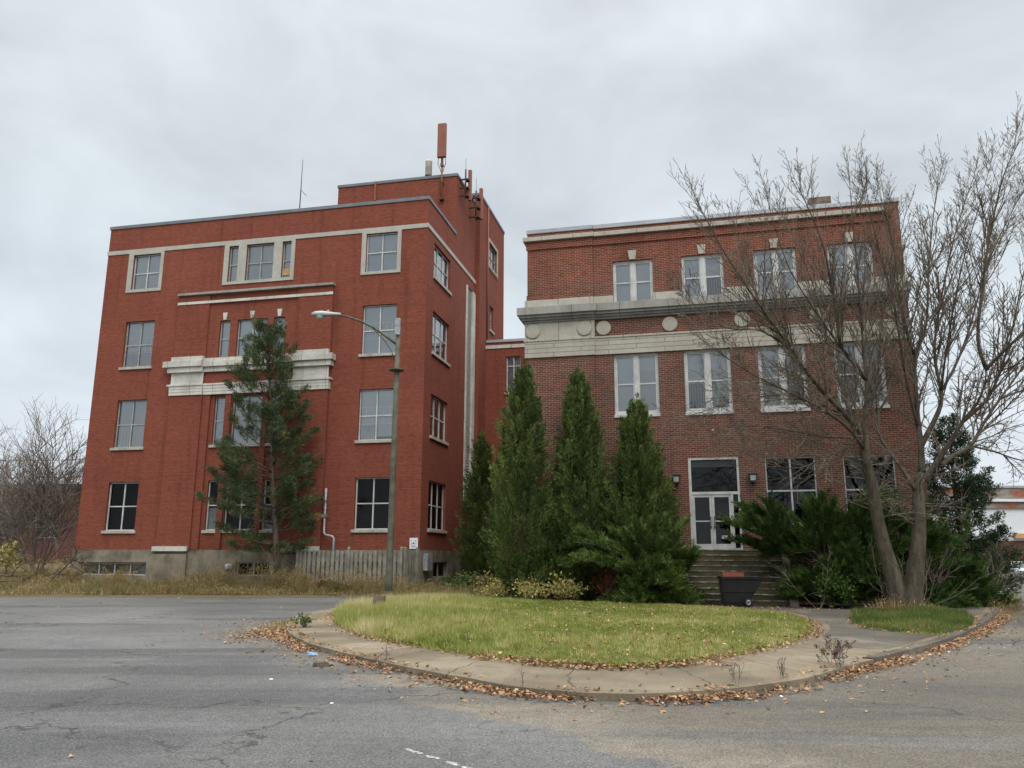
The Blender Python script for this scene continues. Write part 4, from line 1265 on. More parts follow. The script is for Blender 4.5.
wt = MB(); wt.box(-0.08, 2.73, -0.12, -0.062, 1.45, 1.66); wt.box(2.732, 6.0, -0.06, -0.002, 1.45, 1.66); wt.build("water_table", M["stone_trim"], RB)
ch = MB(); ch.box(11.35, 12.17, 0.9, 1.5, 14.7, 15.75); ch.build("chimney", M["stump_wood"], RB)
# entrance
ef = MB()
a0, a1, z0, z1 = DOOR
D0, D1 = 0.02, 0.14
ef.bw(WF, a0 + .002, a0 + 0.1, D0, D1, z0, z1 - .002); ef.bw(WF, a1 - 0.08, a1 - .002, D0, D1, z0, z1 - .002); ef.bw(WF, a0 + 0.1, a1 - 0.08, D0, D1, z1 - 0.09, z1 - .002)
ef.bw(WF, a0 + 0.1, a1 - 0.08, D0, D1, 3.93, 4.03)
ef.bw(WF, 7.70, 7.77, D0, D1, z0, 3.93); ef.bw(WF, a0 + 0.1, a1 - 0.08, D0, D1 + .02, z0, z0 + 0.05)
efo = ef.build("entrance", M["frame_white"], RB)
tg = MB(); tg.poly([WF(a0 + .09, 0.08, 4.02), WF(a1 - .07, 0.08, 4.02), WF(a1 - .07, 0.08, z1 - .08), WF(a0 + .09, 0.08, z1 - .08)]); tg.build("transom", M["glass_door"], efo, fix=False)
tb = MB(); tb.bw(WF, a0 + .1, a1 - .08, 0.3, 0.34, 4.98, 5.2); tb.build("ceiling_lamp", M["frame_grey"], efo)  # pale bar imitating a dim reflection in the transom
sl = MB(); sl.poly([WF(7.77, 0.08, z0 + .05), WF(7.95, 0.08, z0 + .05), WF(7.95, 0.08, 3.93), WF(7.77, 0.08, 3.93)]); sl.build("sidelight", M["glass_door"], efo, fix=False)
for l, r, hx in ((6.292, 6.994, 6.93), (7.0, 7.698, 7.06)):
    d_ = MB()
    d_.bw(WF, l, l + 0.085, 0.045, 0.10, z0 + .052, 3.926); d_.bw(WF, r - 0.085, r, 0.045, 0.10, z0 + .052, 3.926)
    d_.bw(WF, l + .085, r - .085, 0.045, 0.10, z0 + .052, z0 + 0.2); d_.bw(WF, l + .085, r - .085, 0.045, 0.10, 3.83, 3.926)
    d_.bw(WF, l + .085, r - .085, 0.05, 0.095, 2.93, 2.97)
    do = d_.build("door", M["frame_white"], RB)
    g_ = MB(); g_.poly([WF(l + .08, 0.07, z0 + .19), WF(r - .08, 0.07, z0 + .19), WF(r - .08, 0.07, 3.84), WF(l + .08, 0.07, 3.84)]); g_.build("pane", M["glass_door"], do, fix=False)
    h_ = MB(); h_.tube([(hx, 0.02, 2.72), (hx, -0.03, 2.72), (hx, -0.03, 3.08), (hx, 0.02, 3.08)], 0.014, 8); h_.bw(WF, hx - .02, hx + .02, 0.02, 0.044, 2.68, 2.76); h_.bw(WF, hx - .02, hx + .02, 0.02, 0.044, 3.04, 3.12)
    h_.build("handle", M["metal_dark"], do)
    if hx > 7:
        p_ = MB(); p_.bw(WF, 7.3, 7.5, 0.060, 0.064, 2.32, 2.42); p_.build("notice", M["sign_white"], do)
for a in (5.74, 8.5):
    b = MB(); b.box(a - 0.05, a + 0.05, -0.16, -0.002, 4.28, 4.4); b.box(a - 0.17, a + 0.17, -0.36, -0.05, 4.62, 4.68)
    b.prism([(a - 0.10, 4.34), (a + 0.10, 4.34), (a + 0.155, 4.618), (a - 0.155, 4.618)], WF, -0.34, -0.06)
    lo = b.build("wall_lantern", M["metal_dark"], RB, bevel=0.01)
    g = MB(); g.box(a - 0.09, a + 0.09, -0.348, -0.342, 4.40, 4.58); g.build("lens", M["frame_grey"], lo)
# entrance steps
NS, TR = 10, 0.265
stp, nos = MB(), MB()
rise = (1.92 - 0.09) / NS
for i in range(NS):
    z1 = 1.92 - i * rise - 0.004
    y0 = -(0.42 + i * TR)
    stp.box(5.95, 9.25, y0, y0 + (TR if i else 0.42) - (0.003 if i else 0.003), -0.1, z1 - 0.03)
    nos.box(5.94, 9.26, y0 - 0.025, y0 + (TR if i else 0.42) - 0.03, z1 - 0.03, z1)
sto = stp.build("entrance_steps", M["step"], RB)
nos.build("step_edge", M["nose"], sto)
ck_ = MB()
ck_.prism([(-0.05, -0.2), (-0.05, 2.05), (-0.5, 2.05), (-3.0, 0.5), (-3.0, -0.2)], lambda a, d, z: (9.27 + d, a, z), 0.0, 0.28)
ck_.build("cheek_wall", M["concrete"], RB)
# railing over the basement area
ra = empty("railing", RBw(-1.6, -1.9, 0.1), -AR)
tag(ra, "black iron railing over the basement steps at the foot of the conifers", "railing")
b = MB(); b.tube([(0.05, 0, 0.98), (0.9, 0, 0.55)], 0.02, 6); b.tube([(0.9, 0, 0.95), (2.3, 0, 0.95)], 0.02, 6); b.tube([(0.9, 0, 0.12), (2.3, 0, 0.12)], 0.018, 6); b.build("rail", M["iron"], ra)
for i in range(12):
    x = 0.05 + i * 0.2
    top_ = 0.98 - (x - 0.05) * 0.5 if x < 0.9 else 0.97
    b = MB(); b.tube([(x, 0, 0), (x, 0, top_)], 0.018 if i in (0, 5, 11) else 0.011, 6); b.build("bar", M["iron"], ra)

# ------------------------------------------------------------------ street furniture and small things
lp = empty("street_lamp", (-4.47, 30.5, 0.1))
tag(lp, "tall weathered green street lamp post with a curved arm and cobra head", "street lamp")
b = MB(); b.tube([(0, 0, -0.1), (0, 0, 0.6), (0.01, 0, 5), (0.03, 0, 10.6)], [0.15, 0.13, 0.115, 0.085], 14); b.build("pole", M["pole_green"], lp)
b = MB(); b.lathe([(0.15, -0.05), (0.2, 0.0), (0.19, 0.22), (0.145, 0.3)], n=14); b.build("base_shoe", M["rust_dark"], lp)
b = MB()
arc = [(-0.05, 0, 9.62), (-0.35, 0, 9.85), (-0.9, 0, 10.25), (-1.5, 0, 10.55), (-2.0, 0, 10.72), (-2.35, 0, 10.76)]
b.tube(arc, [0.05, 0.05, 0.045, 0.042, 0.04, 0.04], 10)
b.tube([(-0.08, 0, 8.95), (-0.22, 0, 9.35), (-0.5, 0, 9.75), (-1.0, 0, 10.27)], 0.022, 6)
b.build("arm", M["pole_green"], lp)
b = MB()
hx = [(-2.25, 0.07, 0.06), (-2.4, 0.085, 0.075), (-2.7, 0.15, 0.11), (-3.0, 0.19, 0.14), (-3.25, 0.17, 0.12), (-3.38, 0.08, 0.06)]
rings = []
for x, wy, hz in hx:
    rings.append([(x, wy * math.cos(2 * math.pi * k / 16), 10.80 + hz * max(-0.55, math.sin(2 * math.pi * k / 16))) for k in range(16)])
for A, B_ in zip(rings[:-1], rings[1:]):
    for k in range(16): b.poly([A[k], A[(k + 1) % 16], B_[(k + 1) % 16], B_[k]], True)
b.poly(rings[0]); b.poly(rings[-1]); b.lathe([(0.03, 0), (0.035, 0.05), (0.02, 0.09)], (-2.75, 0, 10.9), 10)
ho = b.build("lamp_head", M["lamp_grey"], lp)
b = MB(); b.lathe([(0.05, -0.13), (0.11, -0.10), (0.15, -0.03), (0.16, 0.02)], (-3.05, 0, 10.72), 16); b.build("lens", M["lamp_glass"], ho)
b = MB(); b.box(-0.09, 0.12, -0.16, -0.10, 9.95, 10.28); b.box(-0.09, 0.12, -0.16, -0.10, 10.3, 10.62); b.build("tag_plate", M["steel"], lp, bevel=0.01)
b = MB(); b.lathe([(0.13, 8.52), (0.30, 8.55), (0.30, 8.59), (0.13, 8.62)], n=18); b.build("collar", M["pole_green"], lp)

# board-on-board fence
def fence(p0, p1, h, nm_label):
    d = Vector(p1) - Vector(p0); L = d.length
    o = empty("board_fence", p0, math.atan2(d.y, d.x))
    tag(o, nm_label, "fence")
    f, r = MB(), MB()
    x = 0.02; k = 0
    while x < L - 0.1:
        top_ = h + random.uniform(-0.03, 0.025)
        lean = random.uniform(-0.008, 0.008)
        f.hexa([(x, -0.045, 0.02), (x + 0.145, -0.045, 0.02), (x + 0.145, -0.02, 0.02), (x, -0.02, 0.02),
                (x + lean, -0.045, top_), (x + 0.145 + lean, -0.045, top_), (x + 0.145 + lean, -0.02, top_), (x + lean, -0.02, top_)])
        r.box(x + 0.10, x + 0.245, 0.045, 0.07, 0.02, h - 0.12 + random.uniform(-0.03, 0.02))
        x += 0.228; k += 1
    f.build("front_board", M["fence_wood"], o); r.build("rear_board", M["fence_wood_b"], o)
    for z0 in (0.35, h - 0.5):
        b = MB(); b.box(0, L, -0.018, 0.043, z0, z0 + 0.22 if z0 > 1 else z0 + 0.09); b.build("rail", M["fence_wood_b"], o)
    n = max(1, round(L / 2.4))
    for i in range(n + 1):
        x = L * i / n
        b = MB(); b.hexa([(x - .055, -.16, -.2), (x + .055, -.16, -.2), (x + .055, -.047, -.2), (x - .055, -.047, -.2), (x - .055, -.16, h + .1), (x + .055, -.16, h + .1), (x + .055, -.047, h + .16), (x - .055, -.047, h + .16)])
        b.build("post", M["fence_wood"], o)
    return o
fence(LBw(-5.35, -1.3, 0.16), LBw(-0.35, -1.3, 0.16), 1.74, "weathered grey board fence in front of the red block, its long side facing the road")
fence(LBw(-0.33, -1.22, 0.16), LBw(-0.12, -0.2, 0.16), 1.74, "short end of the grey board fence turning back to the red wall")

# tilt cart
ct = empty("tilt_cart", (7.42, 26.95, 0.089), R(-5))
ct.scale = (0.85, 0.95, 0.96)
tag(ct, "black plastic tilt cart with a sloping front parked at the foot of the wide steps", "cart")
b = MB()
def ring(x0, x1, y, z): return [(x0, -y, z), (x1, -y, z), (x1, y, z), (x0, y, z)]
rg = [ring(-0.66, 0.20, 0.25, 0.10), ring(-0.72, 0.22, 0.27, 0.15), ring(-0.735, 0.42, 0.31, 0.46), ring(-0.755, 0.45, 0.33, 0.48), ring(-0.765, 0.72, 0.37, 0.88), ring(-0.80, 0.84, 0.43, 0.90), ring(-0.81, 0.85, 0.44, 0.98),
      ring(-0.74, 0.77, 0.38, 0.985), ring(-0.69, 0.66, 0.33, 0.90), ring(-0.66, 0.16, 0.24, 0.14)]
for A, B_ in zip(rg[:-1], rg[1:]):
    for k in range(4): b.poly([A[k], A[(k + 1) % 4], B_[(k + 1) % 4], B_[k]])
b.poly(rg[0]); b.poly(rg[-1])
b.build("body", M["black_plastic"], ct, bevel=0.018)
b = MB(); b.box(-0.64, 0.24, -0.24, 0.24, 0.055, 0.11); b.tube([(0.16, -0.36, 0.15), (0.16, 0.36, 0.15)], 0.018, 8); b.box(0.08, 0.2, -0.28, 0.28, 0.09, 0.3); b.build("chassis", M["iron"], ct)
for s in (-1, 1):
    b = MB(); b.lathe([(0.09, -0.035), (0.14, -0.035), (0.15, -0.02), (0.15, 0.02), (0.14, 0.035), (0.09, 0.035)], n=22)
    wv = b.build("wheel", M["rubber"], ct); wv.rotation_euler = (R(90), 0, 0); wv.location = (0.16, s * 0.345, 0.15)
    b = MB(); b.lathe([(0.09, -0.03), (0.085, -0.04), (0.03, -0.045), (0.03, 0.045), (0.085, 0.04), (0.09, 0.03)], n=18); b.build("rim", M["steel"], wv)
    b = MB(); b.lathe([(0.05, -0.02), (0.055, 0), (0.05, 0.02)], n=14); cv = b.build("caster", M["rubber"], ct); cv.rotation_euler = (R(90), 0, 0); cv.location = (-0.55, s * 0.2, 0.055)
b = MB(); b.tube([(-0.72, -0.28, 0.93), (-0.80, -0.28, 0.985), (-0.80, 0.28, 0.985), (-0.72, 0.28, 0.93)], 0.016, 8); b.build("handle", M["iron"], ct)
bd = MB(); bd.hexa([(-0.62, -0.12, 0.15), (0.16, -0.12, 0.15), (0.16, -0.08, 0.15), (-0.62, -0.08, 0.15), (-0.66, 0.09, 1.13), (0.14, 0.09, 1.11), (0.14, 0.13, 1.11), (-0.66, 0.13, 1.13)])
def board_mat():
    t = NT("perforated_orange_board")
    v = t.node("ShaderNodeTexVoronoi"); v.inputs["Scale"].default_value = 9; v.inputs["Randomness"].default_value = 0.25
    t.link(t.coord("Object"), v.inputs["Vector"])
    return t.done(t.mix(t.remap(v.outputs["Distance"], 0.22, 0.3, 1, 0), (0.23, 0.075, 0.042), (0.20, 0.12, 0.035)), 0.8, 0.2)
bo = bd.build("brick_red_board", board_mat())
bo.location = ct.location; bo.rotation_euler = ct.rotation_euler; bo.scale = ct.scale
tag(bo, "orange red board standing up inside the black tilt cart", "board")
rb_ = MB(); 
for i in range(14):
    x = random.uniform(0.2, 0.66); y = random.uniform(-0.2, 0.2); s = random.uniform(0.04, 0.1)
    rb_.lathe([(s * .5, -s * .5), (s, 0), (s * .6, s * .6)], (x, y, 0.90 + random.uniform(0, .05)), 7, False)
ro = rb_.build("rubbish", M["metal_dark"]); ro.location = ct.location; ro.rotation_euler = ct.rotation_euler; ro.scale = ct.scale
tag(ro, "dark bits of rubbish lying in the raised lip of the tilt cart", "rubbish")

# stump on the verge of the lawn
b = MB(); prof = []
b.tube([(0, 0, -0.1), (0.01, 0, 0.1), (0.02, 0.01, 0.40)], [0.21, 0.19, 0.18], 9, smooth=False)
o = b.build("wooden_stump", M["stump_wood"], bevel=0.01); o.location = (-3.8, 24.0, 0.14)
tag(o, "short grey sawn stump in the tall grass at the end of the lawn", "stump")
# fallen pot
o = empty("flower_pot", LBw(-3.75, -2.2, 0.42), R(20)); o.rotation_euler = (R(95), R(10), R(35))
tag(o, "faded red plastic pot tipped over in the weeds by the fence", "pot")
b = MB(); b.lathe([(0.16, -0.2), (0.23, 0.16), (0.26, 0.16), (0.26, 0.24), (0.235, 0.24), (0.22, 0.17), (0.14, -0.17)], n=20); b.build("pot", M["terracotta"], o)
# scraps on the ground
def scrap(nm, lab, cat, loc, size, mat, rz):
    b = MB(); sx, sy, sz = size
    n = 7; top_ = [(sx * math.cos(2 * math.pi * k / n) * random.uniform(.7, 1), sy * math.sin(2 * math.pi * k / n) * random.uniform(.7, 1)) for k in range(n)]
    base = [(x, y, 0.0) for x, y in top_]; up = [(x * .8, y * .8, sz * random.uniform(.5, 1.2)) for x, y in top_]
    for k in range(n): b.poly([base[k], base[(k + 1) % n], up[(k + 1) % n], up[k]])
    b.poly(up)
    o = b.build(nm, mat); o.location = loc; o.rotation_euler = (0, 0, rz)
    tag(o, lab, cat); return o
scrap("plastic_bottle", "flattened pale blue plastic bottle on the leaves by the kerb", "litter", (-3.3, 14.05, 0.02), (0.11, 0.045, 0.05), M["litter_blue"], 0.3)
scrap("wood_chunk", "dark rotten piece of wood on the asphalt by the leaf strip", "wood", (-2.85, 12.75, 0.002), (0.19, 0.06, 0.06), M["rot_wood"], 0.2)
for i, (x, y, lab) in enumerate(((-4.9, 17.3, "white paper scrap in the leaves by the weed clump at the kerb's tip"), (-2.0, 9.6, "white scrap alone on the open asphalt in front of the kerb"),
                                 (-13.1, 33.0, "white scrap on the road edge before the long dry weeds"), (-3.2, 11.4, "pale scrap on the asphalt short of the rotten wood"),
                                 (3.2, 10.15, "white paper scrap among the leaves at the nearest kerb"))):
    scrap("paper_scrap", lab, "litter", (x, y, 0.003), (0.032, 0.024, 0.012), M["litter_white"], i * 1.3)

# ------------------------------------------------------------------ far background
def far_building():
    o = empty("factory_building", (-63, 80, 0.9), R(-6))
    tag(o, "long low dark brick factory far off behind the leafless shrub", "building")
    b = MB(); hs = [(-20 + i * 4.2, -17.6 + i * 4.2, 2.4, 4.6) for i in range(10)]
    wall(b, WF, -22, 24, -1, 7.0, hs, 0.3)
    b.poly([(24, 0, -1), (24, 20, -1), (24, 20, 7), (24, 0, 7)]); b.poly([(-22, 0, -1), (-22, 20, -1), (-22, 20, 7), (-22, 0, 7)]); b.poly([(-22, 20, -1), (24, 20, -1), (24, 20, 7), (-22, 20, 7)])
    b.build("wall", M["brick_far"], o, fix=False)
    b = MB(); b.box(-22.3, 24.3, -0.3, 20.3, 7.0, 7.45); b.build("roof", M["metal_dark"], o)
    for h in hs: window(o, WF, *h, vbars=2, fm="frame_grey", gm="glass_dark", blind_or_backing="dark_room", sill=False)  # dark sheets behind the panes stand in for unlit rooms
far_building()
def right_shed():
    o = empty("warehouse", (74, 95, 0), R(2))
    tag(o, "long industrial shed with white cladding and a rust streaked roof edge", "building")
    def band(nm, z0, z1, m, y=0.0, x0=-27, x1=45):
        b = MB(); b.box(x0, x1, y, 14 + y, z0, z1); return b.build(nm, M[m], o)
    band("base_wall", -0.3, 3.7, "brick_far", 0.0); band("cladding", 3.702, 7.35, "far_white", 0.05); band("fascia", 7.352, 8.1, "far_rust", -0.2)
    band("gutter", 8.102, 8.4, "far_white", -0.5); band("roof_edge", 8.402, 9.7, "far_rust", -0.15); band("roof_cap", 9.702, 9.95, "metal_grey", -0.3)
    b = MB(); b.box(-16.5, -10, -0.35, -0.002, 3.95, 4.5); b.build("canopy", M["board"], o)
    for i in range(6):
        b = MB(); b.box(-24 + i * 11, -22.2 + i * 11, -0.1, -0.002, 0.0, 2.4); b.build("door", M["metal_dark"], o)
right_shed()

def car(loc, rz, paint, label):
    o = empty("parked_car", loc, rz); tag(o, label, "car", "cars parked far off")
    W = lambda a, d, z: (a, d, z)
    lower = [(-2.15, 0.28), (-2.2, 0.62), (-2.05, 0.82), (-1.0, 0.9), (1.75, 0.92), (2.1, 0.85), (2.2, 0.55), (2.15, 0.28)]
    b = MB(); b.prism(lower, W, -0.86, 0.86)
    n = len(b.v)
    cab0 = [(-1.05, 0.9), (-0.45, 1.38), (0.95, 1.42), (1.72, 0.92)]
    A = [(x, -0.82 + (0.13 if z > 1 else 0), z) for x, z in cab0]; B_ = [(x, 0.82 - (0.13 if z > 1 else 0), z) for x, z in cab0]
    b.poly([A[1], A[2], B_[2], B_[1]]); b.poly([A[0], A[1], B_[1], B_[0]]); b.poly([A[2], A[3], B_[3], B_[2]]); b.poly(A); b.poly(B_[::-1])
    b.build("body", M[paint], o, bevel=0.05)
    for s in (-1, 1):
        g = MB(); y0, y1 = s * 0.826, s * 0.70
        g.poly([(-0.82, y0, 0.96), (0.3, y0, 0.96), (0.3, y1 + s * .008, 1.34), (-0.42, y1 + s * .008, 1.34)]); g.poly([(0.36, y0, 0.96), (1.45, y0, 0.96), (0.95, y1 + s * .008, 1.36), (0.36, y1 + s * .008, 1.35)])
        g.build("side_window", M["car_glass"], o, fix=False)
    g = MB(); g.poly([(-1.07, -0.7, 0.93), (-1.07, 0.7, 0.93), (-0.49, 0.62, 1.37), (-0.49, -0.62, 1.37)]); g.build("windscreen", M["car_glass"], o, fix=False)
    g = MB(); g.poly([(1.72, -0.7, 0.95), (1.72, 0.7, 0.95), (1.0, 0.6, 1.41), (1.0, -0.6, 1.41)]); g.build("rear_window", M["car_glass"], o, fix=False)
    for x in (-1.35, 1.35):
        for s in (-1, 1):
            w_ = MB(); w_.lathe([(0.2, -0.1), (0.31, -0.1), (0.33, -0.07), (0.33, 0.07), (0.31, 0.1), (0.2, 0.1)], n=18)
            wo = w_.build("wheel", M["rubber"], o); wo.rotation_euler = (R(90), 0, 0); wo.location = (x, s * 0.8, 0.33)
            q = MB(); q.lathe([(0.2, -0.08), (0.18, -0.09), (0.18, 0.09), (0.2, 0.08)], n=14); q.build("rim", M["steel"], wo)
    for s in (-1, 1):
        q = MB(); q.box(-2.2, -2.08, s * 0.62 - .16, s * 0.62 + .16, 0.6, 0.75); q.build("headlight", M["lamp_glass"], o)
        q = MB(); q.box(2.06, 2.19, s * 0.66 - .14, s * 0.66 + .14, 0.62, 0.8); q.build("tail_light", M["lamp_red"], o)
    return o
car((46.6, 76.0, 0), R(60), "car_silver", "silver car far off on the drive, nearest the white shed's brick wall")
car((45.0, 84.0, 0), R(10), "car_white", "white car far off behind the silver one, by the shed")
car((-43.6, 71.0, 0.84), R(8), "car_dark", "dark car far off beyond the fallen branches, before the brick factory")

for i, (za, zb, lab) in enumerate(((9.2, 8.2, "topmost of the thin overhead wires behind the leafless shrub"), (7.7, 7.1, "middle one of the thin overhead wires behind the leafless shrub"), (6.5, 6.1, "lowest of the thin overhead wires behind the leafless shrub"))):
    b = MB(); pts = []
    for k in range(13):
        t_ = k / 12; pts.append((-90 + 84 * t_, 58, za + (zb - za) * t_ - 1.6 * 4 * t_ * (1 - t_) + 1.2))
    b.tube(pts, 0.022, 5)
    tag(b.build("overhead_wire", M["wire"]), lab, "wire", "overhead wires")

# ------------------------------------------------------------------ plants
def unit(a):
    return a / np.maximum(np.linalg.norm(a, axis=-1, keepdims=True), 1e-9)

def kites(C, D, L, Wd, rng, bend=0.0):
    """flat four-cornered leaves: base C, direction D, length L, width Wd"""
    n = len(C)
    r = unit(rng.normal(size=(n, 3)))
    S = unit(np.cross(D, r))
    L = np.broadcast_to(L, (n,))[:, None]; Wd = np.broadcast_to(Wd, (n,))[:, None]
    N = np.cross(S, D)
    mid = C + D * L * 0.45 + N * L * bend
    return np.stack([C, mid + S * Wd * 0.5, C + D * L, mid - S * Wd * 0.5], 1)

def sprays(O, A, Ln, Rd, k, leafL, leafW, rng, spread=0.8, tint_base=None):
    """k leaves clothed round each axis (origin O, axis A, length Ln, radius Rd)"""
    n = len(O)
    t = rng.random((n, k)) ** 0.85
    r = unit(rng.normal(size=(n, 3)))
    S = unit(np.cross(A, r)); T = np.cross(A, S)
    ph = rng.random((n, k)) * 2 * np.pi
    rad = Rd[:, None] * np.sqrt(rng.random((n, k))) * np.sin(np.pi * np.clip(t, 0.05, 1) ** 0.7) ** 0.8
    off = S[:, None] * (np.cos(ph) * rad)[..., None] + T[:, None] * (np.sin(ph) * rad)[..., None]
    C = O[:, None] + A[:, None] * (t * Ln[:, None])[..., None] + off
    D = unit(A[:, None] + spread * unit(off + 1e-6) * rng.random((n, k, 1)) + rng.normal(size=(n, k, 3)) * 0.22)
    C = C.reshape(-1, 3); D = D.reshape(-1, 3)
    LL = leafL * rng.uniform(0.6, 1.25, n * k)
    tb = rng.random(n) if tint_base is None else tint_base
    tint = (tb[:, None] * 0.7 + rng.random((n, k)) * 0.3).reshape(-1)
    return kites(C, D, LL, leafW * rng.uniform(0.7, 1.3, n * k), rng, 0.05), tint

def cedar(loc, h, rad, label, seed, n=620):
    rng = np.random.default_rng(seed)
    root = empty("conifer", loc); tag(root, label, "conifer", "columnar conifers by the wall")
    b = MB(); b.tube([(0, 0, -0.1), (0.02, 0, h * 0.3), (0, 0.02, h * 0.9)], [0.13, 0.10, 0.02], 8)
    for i in range(46):                                      # limbs inside the crown
        z = h * rng.uniform(0.06, 0.85); a = rng.random() * 6.28; l = rad * 0.75 * (1 - z / h) ** 0.7
        b.tube([(0, 0, z), (math.cos(a) * l * .6, math.sin(a) * l * .6, z + l * .35), (math.cos(a) * l, math.sin(a) * l, z + l)], [0.03, 0.02, 0.008], 4)
    b.build("trunk", M["bark_dark"], root)
    t = rng.random(n) ** 1.2                               # more sprays low down, where the crown is wide
    lobes = rng.random((7, 3))
    ang = rng.random(n) * 2 * np.pi
    pk, ex = rng.uniform(0.2, 0.36), rng.uniform(0.5, 0.7)
    hole = np.sin(ang * 2 + t * 13 + lobes[2, 0] * 6) * np.sin(ang * 3 - t * 8 + lobes[3, 0] * 6) > 0.62
    prof = np.where(t < pk, 0.74 + 0.26 * np.sin(t / pk * 1.5708), (1 - (t - pk) / (1 - pk)) ** ex)
    wob = 1 + 0.10 * np.sin(ang * 3 + t * 9 + lobes[0, 0] * 6) + 0.08 * np.sin(ang * 5 - t * 17 + lobes[1, 0] * 6)
    depth = (1 - rng.random(n) ** 2.2 * 0.45) * np.where(hole, 0.66, 1.0)
    rr = (rad * prof * wob - 0.12) * depth
    z = 0.25 + t * (h - 0.75)
    out = np.stack([np.cos(ang), np.sin(ang), np.zeros(n)], 1)
    O = out * rr[:, None]; O[:, 2] = z - 0.25
    A = unit(out * rng.uniform(0.25, 0.75, n)[:, None] * (0.35 + 0.65 * prof[:, None]) + np.array([0, 0, 1.0]) * rng.uniform(0.7, 1.1, n)[:, None] + rng.normal(size=(n, 3)) * 0.14)
    Ln = rng.uniform(0.65, 1.15, n) * (0.55 + 0.45 * prof); Rd = Ln * rng.uniform(0.13, 0.2, n)
    K, ti = sprays(O, A, Ln, Rd, 92, 0.12, 0.034, rng, 0.7)
    # leading shoot
    O2 = np.array([[0, 0, h - 0.9], [0.05, 0, h - 1.1], [-0.06, 0.03, h - 1.2], [0, -0.06, h - 1.3]]); A2 = unit(np.array([[0.02, 0, 1], [0.2, 0, 1], [-0.2, 0.1, 1], [0, -0.2, 1.0]]))
    K2, t2 = sprays(O2, A2, np.full(4, 0.9), np.full(4, 0.13), 90, 0.12, 0.034, rng, 0.6)
    np_mesh("crown", np.concatenate([K, K2]), 4, M["cedar"], root, np.concatenate([ti, t2]))
    # inner sprays tinted darker, the crown's inside shade put into their colour
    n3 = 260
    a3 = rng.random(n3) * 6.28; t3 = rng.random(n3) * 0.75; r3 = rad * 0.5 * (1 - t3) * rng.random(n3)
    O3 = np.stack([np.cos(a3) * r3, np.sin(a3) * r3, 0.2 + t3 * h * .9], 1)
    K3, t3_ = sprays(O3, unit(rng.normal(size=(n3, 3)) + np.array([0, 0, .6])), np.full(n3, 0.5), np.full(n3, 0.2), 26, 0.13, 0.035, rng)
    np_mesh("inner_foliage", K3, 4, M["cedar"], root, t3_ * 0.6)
    return root

def juniper(loc, rz, specs, mat, label, seed, nm="juniper", cat="shrub", group=None, dens=1.0, leafL=0.13, tips=26):
    """specs: list of (azimuth range, elevation range, length range, count, base offset)"""
    rng = np.random.default_rng(seed)
    root = empty(nm, loc, rz); tag(root, label, cat, group)
    b = MB(); Os, As, Ls = [], [], []
    for (az0, az1), (e0, e1), (l0, l1), cnt, base in specs:
        for _ in range(cnt):
            az = R(rng.uniform(az0, az1)); el = R(rng.uniform(e0, e1)); L = rng.uniform(l0, l1)
            d = np.array([math.cos(az) * math.cos(el), math.sin(az) * math.cos(el), math.sin(el)])
            p0 = np.array(base, float) + rng.normal(size=3) * np.array([0.15, 0.15, 0.02])
            pts = [p0]
            for s in range(1, 6):
                f = s / 5
                droop = np.array([0, 0, -0.16 * L * f * f])
                pts.append(p0 + d * L * f + droop + rng.normal(size=3) * 0.03 * L)
            b.tube(pts, [0.045, 0.035, 0.028, 0.02, 0.012, 0.006], 5)
            P = np.array(pts)
            m = int(tips * dens * (0.5 + L / 3.0))
            f = rng.uniform(0.28, 1.0, m) ** 0.8
            idx = np.clip((f * 5).astype(int), 0, 4); fr = f * 5 - idx
            C = P[idx] * (1 - fr[:, None]) + P[idx + 1] * fr[:, None]
            ax = unit(P[idx + 1] - P[idx])
            side = unit(np.cross(ax, np.array([0, 0, 1.0])) + 1e-6)
            dirn = unit(ax * rng.uniform(0.6, 1.1, (m, 1)) + side * rng.uniform(-1.0, 1.0, (m, 1)) + np.array([0, 0, 1]) * rng.uniform(-0.05, 0.75, (m, 1)))
            Os.append(C); As.append(dirn); Ls.append(rng.uniform(0.42, 0.85, m) * (1.15 - 0.45 * f))
    b.build("stem", M["bark_dark"], root)
    O = np.concatenate(Os); A = np.concatenate(As); Ln = np.concatenate(Ls)
    K, ti = sprays(O, A, Ln, Ln * 0.125, 62, leafL, 0.019, rng, 0.5)
    np_mesh("foliage", K, 4, M[mat], root, ti)
    return root

